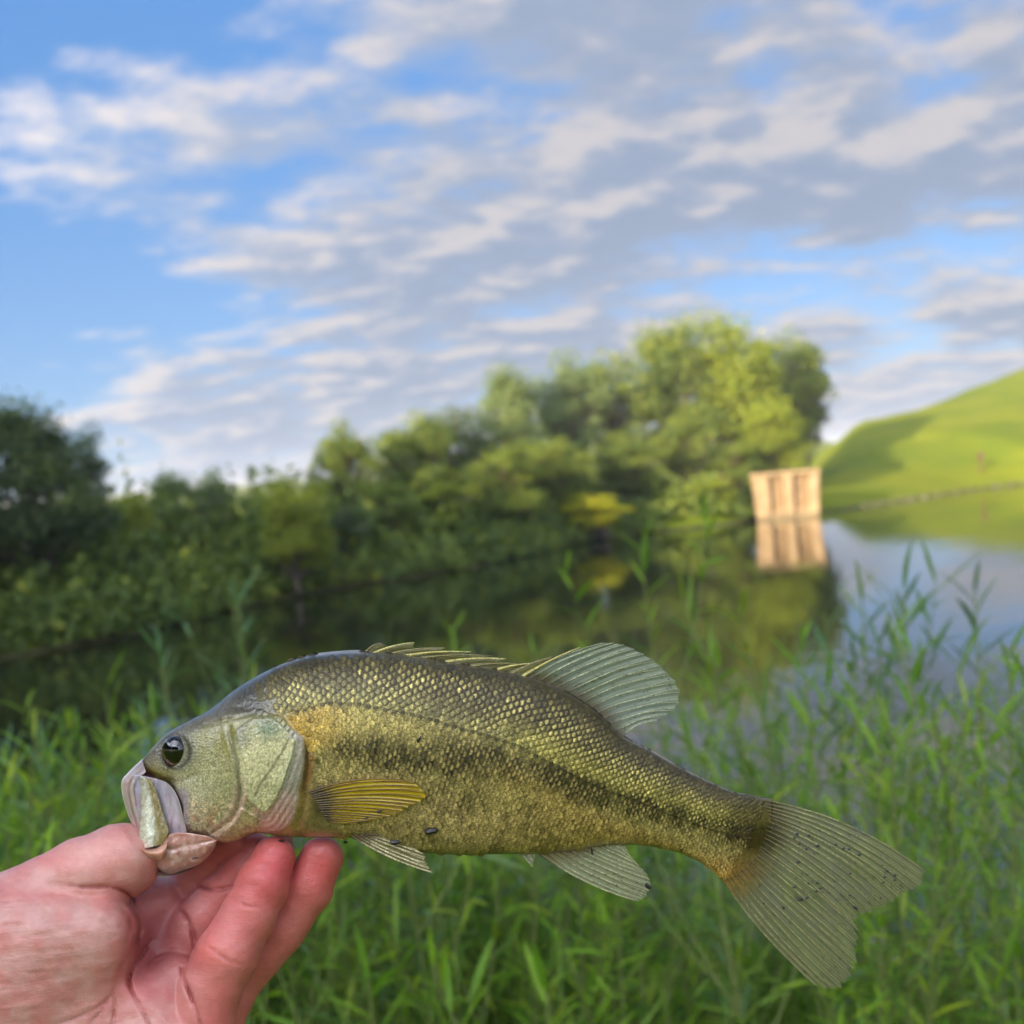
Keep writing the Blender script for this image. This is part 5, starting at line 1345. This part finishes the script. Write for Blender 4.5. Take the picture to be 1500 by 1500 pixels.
# creases and folds, traced; they cut into the side that faces the camera
GX, GY = np.meshgrid(ax, ay, indexing='ij')
G = np.zeros_like(GX)
def groove(pts, depth, width, taper=True):
    global G
    P = crom(pts, np.linspace(0, 1, 40)); 
    for q_ in range(0, 39, 3):
        f_ = (q_ + 1.5) / 39; w_ = (math.sin(math.pi * min(max(f_, 0.04), 0.96)) ** 0.6) * (0.75 + 0.25 * math.sin(q_ * 1.7 + pts[0][0]))
        d = seg_dist(GX, GY, P[q_:q_ + 4]); wd_ = width * (0.55 + 0.45 * w_)
        G = np.maximum(G, depth * w_ * np.exp(-(d / wd_) ** 2))
groove([(86, 1296), (120, 1299), (150, 1299), (172, 1302), (186, 1308), (195, 1320), (199, 1334)], 8, 3.2)
groove([(196, 1338), (206, 1350), (203, 1372), (190, 1398), (178, 1415), (170, 1436)], 3.5, 3.6)
groove([(170, 1436), (163, 1458), (140, 1478), (100, 1495), (70, 1502)], 4, 2.4)
groove([(166, 1456), (168, 1476), (166, 1500), (165, 1530)], 5, 2.2)
groove([(163, 1458), (150, 1480), (128, 1503)], 3.5, 2.4)
groove([(222, 1378), (205, 1402), (194, 1420), (189, 1440), (200, 1466), (218, 1500), (232, 1530)], 7, 2.8)
groove([(266, 1416), (268, 1432), (278, 1455), (291, 1490), (302, 1530)], 9, 3.0)
groove([(189, 1440), (206, 1422), (226, 1402), (248, 1392), (268, 1396)], 3.2, 3.6)
groove([(206, 1432), (224, 1412), (246, 1400)], 2.4, 3)
groove([(262, 1330), (274, 1346), (284, 1374), (284, 1392)], 8, 3.6)
groove([(283, 1290), (298, 1300), (322, 1303), (344, 1296)], 7, 3.2)
groove([(336, 1314), (350, 1322), (366, 1328), (380, 1330)], 3.6, 2.6)
groove([(340, 1309), (356, 1316), (372, 1322)], 1.6, 2.0)
groove([(304, 1386), (318, 1396), (338, 1409), (356, 1414)], 3.6, 2.8)
groove([(178, 1330), (190, 1344), (192, 1362), (186, 1376)], 2.6, 4)
groove([(150, 1352), (170, 1358), (186, 1352)], 1.8, 3.2)
for k in range(26):
    y0 = 1322 + k * 6.3 + rng.uniform(-2, 2); x0 = rng.uniform(-30, 60); L = rng.uniform(50, 120)
    groove([(x0, y0 + 3), (x0 + L * 0.5, y0 + rng.uniform(-3, 1)), (x0 + L, y0 - L * 0.10 - (k - 6) * 0.5)], rng.uniform(0.5, 1.3), rng.uniform(1.6, 2.6))
for k in range(9):
    t0 = rng.uniform(0, 1); cx, cy_ = 352 + 46 * t0, 1330 - 75 * t0
    groove([(cx - 10 + rng.uniform(-6, 6), cy_ + 10), (cx + 3, cy_ - 4), (cx + 15, cy_ - 20)], rng.uniform(0.4, 0.9), 1.6)
for k in range(9):
    t0 = rng.uniform(0, 1); cx, cy_ = 446 + 26 * t0, 1312 - 55 * t0
    groove([(cx - 13, cy_ + 8 + rng.uniform(-5, 5)), (cx + 3, cy_), (cx + 18, cy_ - 12)], rng.uniform(0.4, 0.8), 1.6)
lump = (fbm(GX / 26, GY / 22, 91, 2) - 0.5) * 3.2
thw = sstep(210, 120, GX) * sstep(1300, 1330, GY)
fold = np.sin((GY + GX * 0.16 + 14 * fbm(GX / 50, GY / 30, 8, 2)) / 3.6) * 0.6 * thw * sstep(0.35, 0.6, fbm(GX / 40, GY / 18, 15, 2))
Fd = Fd + (G + fold + lump).astype(np.float32)[:, :, None] * (Zg > -120)

def surface_nets(F, ax, ay, az):
    nx, ny, nz = F.shape; ins = F < 0
    c = np.zeros((nx - 1, ny - 1, nz - 1), np.int8)
    for dx in (0, 1):
        for dy in (0, 1):
            for dz in (0, 1): c += ins[dx:nx - 1 + dx, dy:ny - 1 + dy, dz:nz - 1 + dz]
    act = (c > 0) & (c < 8); I, J, K = np.nonzero(act); n_ = len(I)
    idx = -np.ones(act.shape, np.int64); idx[I, J, K] = np.arange(n_)
    S = np.zeros((n_, 3)); Wt = np.zeros(n_)
    cs = [(dx, dy, dz) for dx in (0, 1) for dy in (0, 1) for dz in (0, 1)]
    for a in cs:
        for q in range(3):
            if a[q] == 1: continue
            b = list(a); b[q] = 1
            fa = F[I + a[0], J + a[1], K + a[2]]; fb = F[I + b[0], J + b[1], K + b[2]]
            m = (fa < 0) != (fb < 0); t = np.where(m, fa / (fa - fb + 1e-12), 0)
            p = np.tile(np.array(a, float), (n_, 1)); p[:, q] += t
            S += p * m[:, None]; Wt += m
    P = S / Wt[:, None] + np.stack([I, J, K], 1)
    P = np.stack([ax[0] + P[:, 0] * (ax[1] - ax[0]), ay[0] + P[:, 1] * (ay[1] - ay[0]), az[0] + P[:, 2] * (az[1] - az[0])], 1)
    Q = []
    for q in range(3):
        o = [(0, 0, 0), (0, 0, 0)]; sl0 = [slice(1, -1)] * 3; sl1 = [slice(1, -1)] * 3
        sl0[q] = slice(0, -1); sl1[q] = slice(1, None)
        a = ins[tuple(sl0)]; b = ins[tuple(sl1)]; m = a != b; E = np.stack(np.nonzero(m), 1)
        E = E + np.array([1 if w_ != q else 0 for w_ in range(3)]); sgn = a[m]
        u, v_ = [w_ for w_ in range(3) if w_ != q]
        def at(du, dv):
            e = E.copy(); e[:, u] -= du; e[:, v_] -= dv; return idx[e[:, 0], e[:, 1], e[:, 2]]
        quad = np.stack([at(0, 0), at(1, 0), at(1, 1), at(0, 1)], 1)
        if q == 1: sgn = ~sgn
        quad = np.where(sgn[:, None], quad, quad[:, ::-1]); Q.append(quad)
    return P, np.concatenate(Q)
HV, HF = surface_nets(Fd, ax, ay, az); del Fd
HF = HF[(HF >= 0).all(1)]
lab_ = np.arange(len(HV)); e_ = np.concatenate([HF[:, [0, 1]], HF[:, [1, 2]], HF[:, [2, 3]], HF[:, [3, 0]]])
for _ in range(400):
    m_ = np.minimum(lab_[e_[:, 0]], lab_[e_[:, 1]]); l2_ = lab_.copy(); np.minimum.at(l2_, e_[:, 0], m_); np.minimum.at(l2_, e_[:, 1], m_); l2_ = l2_[l2_]
    if (l2_ == lab_).all(): break
    lab_ = l2_
main_ = np.bincount(lab_).argmax(); kv = lab_ == main_; nid = np.cumsum(kv) - 1
HF = nid[HF[kv[HF].all(1)]]; HV = HV[kv]
# light smoothing
E = np.concatenate([HF[:, [0, 1]], HF[:, [1, 2]], HF[:, [2, 3]], HF[:, [3, 0]]])
def lap(Vv, k):
    A = np.zeros_like(Vv); n_ = np.bincount(E[:, 0], minlength=len(Vv)) + np.bincount(E[:, 1], minlength=len(Vv))
    for q in range(3): A[:, q] = np.bincount(E[:, 0], Vv[E[:, 1], q], len(Vv)) + np.bincount(E[:, 1], Vv[E[:, 0], q], len(Vv))
    return Vv + k * (A / np.maximum(n_, 1)[:, None] - Vv)
for _ in range(2): HV = lap(HV, 0.5)
x, y, d = HV.T
# the arm keeps its own perspective: same mapping as the fish
Dm = D0 - S_ * d; HL = np.stack([(x - 750) / F_PX * Dm, (750 - y) / F_PX * Dm, S_ * d], 1)
# skin pigment: pale thenar, redder fingers, darker redder creases; palm hollow shade painted in
n1 = fbm(x / 30, y / 22, 5, 3); n2 = fbm(x / 7, y / 5, 6, 2)
c = np.broadcast_to(lc(204, 150, 136), (len(x), 3)).copy()
c = mixc(c, lc(212, 166, 152), sstep(0.3, 0.8, n1) * 0.8); c = mixc(c, lc(204, 126, 116), sstep(0.7, 0.25, n1) * 0.5)
c = mixc(c, lc(204, 104, 98), sstep(230, 320, x) * 0.75)
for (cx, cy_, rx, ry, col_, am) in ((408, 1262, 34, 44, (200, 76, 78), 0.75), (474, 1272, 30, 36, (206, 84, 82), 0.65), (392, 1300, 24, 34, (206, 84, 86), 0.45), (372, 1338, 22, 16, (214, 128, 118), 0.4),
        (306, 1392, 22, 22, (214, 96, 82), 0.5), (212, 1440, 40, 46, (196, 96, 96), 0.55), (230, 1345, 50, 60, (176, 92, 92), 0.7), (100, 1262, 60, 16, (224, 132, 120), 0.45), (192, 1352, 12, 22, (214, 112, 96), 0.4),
        (150, 1250, 50, 26, (226, 172, 158), 0.6), (60, 1312, 90, 12, (218, 128, 118), 0.4), (330, 1400, 26, 40, (222, 148, 134), 0.4), (338, 1270, 40, 44, (176, 84, 74), 0.6), (226, 1385, 46, 56, (140, 64, 66), 0.8)):  # maroon ellipses put the palm hollow's shade into the skin colour
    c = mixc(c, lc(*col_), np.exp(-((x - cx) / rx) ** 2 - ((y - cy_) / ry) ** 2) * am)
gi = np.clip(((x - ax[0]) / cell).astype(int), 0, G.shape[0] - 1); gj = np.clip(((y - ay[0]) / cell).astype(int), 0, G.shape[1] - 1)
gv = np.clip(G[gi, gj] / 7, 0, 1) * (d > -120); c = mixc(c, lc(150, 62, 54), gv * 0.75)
c = c * (0.93 + 0.14 * n2[:, None]) * np.array([0.92, 0.86, 0.86])
m_hand, t, b = principled('hand_skin', Roughness=0.48)
at = t.new('ShaderNodeAttribute', _attribute_name='Col'); tcn = t.new('ShaderNodeTexCoord')
ns = t.noise(tcn.outputs['Object'], 900.0, 3.0, 0.6)
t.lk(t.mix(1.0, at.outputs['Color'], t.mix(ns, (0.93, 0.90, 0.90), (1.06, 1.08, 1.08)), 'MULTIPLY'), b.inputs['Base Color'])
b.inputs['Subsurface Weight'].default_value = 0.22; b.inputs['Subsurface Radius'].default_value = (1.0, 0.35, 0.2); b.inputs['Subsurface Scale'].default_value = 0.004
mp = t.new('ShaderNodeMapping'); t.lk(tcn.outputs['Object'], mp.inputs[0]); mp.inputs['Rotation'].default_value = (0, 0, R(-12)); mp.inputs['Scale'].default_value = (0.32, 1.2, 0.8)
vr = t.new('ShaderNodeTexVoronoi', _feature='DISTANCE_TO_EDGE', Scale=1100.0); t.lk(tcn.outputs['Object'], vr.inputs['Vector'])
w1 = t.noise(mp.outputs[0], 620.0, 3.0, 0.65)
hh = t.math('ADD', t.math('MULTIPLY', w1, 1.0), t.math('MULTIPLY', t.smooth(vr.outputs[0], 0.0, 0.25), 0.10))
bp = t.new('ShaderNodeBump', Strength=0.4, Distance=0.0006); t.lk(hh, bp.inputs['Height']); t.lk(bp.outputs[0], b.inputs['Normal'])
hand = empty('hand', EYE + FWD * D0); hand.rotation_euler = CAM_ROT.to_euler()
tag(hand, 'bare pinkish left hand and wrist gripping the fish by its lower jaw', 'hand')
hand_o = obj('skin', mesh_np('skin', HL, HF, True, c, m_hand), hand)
print('hand verts', len(HL))
# fingernails on the far side of the little, ring and index fingers
m_nail, t, b = principled('fingernail', Base__Color=(0.62, 0.40, 0.34, 1), Roughness=0.25)
for (nx, ny, nd, a, rw) in ((408, 1240, -34, 0.5, 16), (345, 1225, -98, 0.7, 16)):
    u, v_ = np.meshgrid(np.linspace(-1, 1, 9), np.linspace(-1, 1, 11), indexing='ij')
    rx = rw * u; ry = rw * 1.25 * v_ * np.sqrt(np.clip(1 - 0.35 * u ** 2, 0, 1))
    if rw == 12:   # seen edge-on on the little finger's right side
        X3 = nx + 7 - 2.5 * u ** 2 + 0.2 * ry; Y3 = ny + ry * 0.9; D3 = nd + rx * 1.2
    else:
        X3 = nx + rx * math.cos(a) + ry * math.sin(a) * 0.4; Y3 = ny + ry; D3 = nd - 3 + 4 * u ** 2
    V3 = np.stack([(X3 - 750) * S_, (750 - Y3) * S_, S_ * D3], -1)
    obj('fingernail', mesh_np('fingernail', V3.reshape(-1, 3), grid_faces(9, 11), True, None, m_nail), hand)
for (fx, fy, fdp, L, lab) in ((412, 1231, 18, 9, 'black mud crumb on the tip of the ring finger just under the gill'), (500, 1246, -20, 7, 'black mud crumb at the nail edge of the little finger'), (458, 1224, 9, 5, 'tiny black crumb on the seam between the little finger and the fish')):
    Vt, Ft = tube(L3(fx + np.linspace(-L / 2, L / 2, 5), fy + np.array([0, .6, 0.2, .8, 0.3]), np.full(5, fdp)), np.array([.4, 1.6, 2.2, 1.6, .4]) * S_, 6)
    o = obj('mud_crumb', mesh_np('mud_crumb', Vt, Ft, False, None, m_mud)); o.location = fish.location; o.rotation_euler = fish.rotation_euler
    tag(o, lab, 'mud crumb')

# fine hairs along the wrist
m_hair, t, b = principled('arm_hair', Base__Color=(0.10, 0.06, 0.035, 1), Roughness=0.5)
up_ = (HV[:, 0] < 150) & (HV[:, 0] > -60) & (np.abs(HV[:, 2]) < 45); bagh = Bag(); rh = np.random.default_rng(77)
cand = HV[up_]; 
for q_ in range(75):
    x0 = rh.uniform(-50, 125); nb_ = cand[np.abs(cand[:, 0] - x0) < 4]
    if not len(nb_): continue
    y0 = nb_[:, 1].min(); z_ = nb_[np.argmin(nb_[:, 1]), 2] + rh.uniform(-20, 20)
    near_ = nb_[np.argmin(np.abs(nb_[:, 2] - z_) + 0.3 * (nb_[:, 1] - y0))]
    L = rh.uniform(7, 17); u = np.linspace(0, 1, 5); px_h = near_[0] + u * L; py_h = near_[1] + 1 - u * L * rh.uniform(0.05, 0.35) + u ** 2 * L * 0.2
    Vt, Ft = tube(L3(px_h, py_h, np.maximum(near_[2], 0) + 0 * u), np.linspace(0.32, 0.08, 5) * S_, 3); bagh.add(Vt, Ft)
tag(obj('hair', bagh.mesh('hair', m_hair), hand), kind='stuff')
# ================================================================ air
mh = bpy.data.materials.new('haze_air'); mh.use_nodes = True; mh.node_tree.nodes.clear()
pv = mh.node_tree.nodes.new('ShaderNodeVolumePrincipled'); pv.inputs['Density'].default_value = 0.00035; pv.inputs['Color'].default_value = (0.86, 0.92, 1.0, 1); pv.inputs['Anisotropy'].default_value = 0.0
oh = mh.node_tree.nodes.new('ShaderNodeOutputMaterial'); mh.node_tree.links.new(pv.outputs[0], oh.inputs['Volume'])
V, Fc = box_vf(-3300, 3300, -3300, 3300, -3.5, 32)
tag(obj('haze', mesh_np('haze', V, Fc, False, None, mh)), kind='stuff')
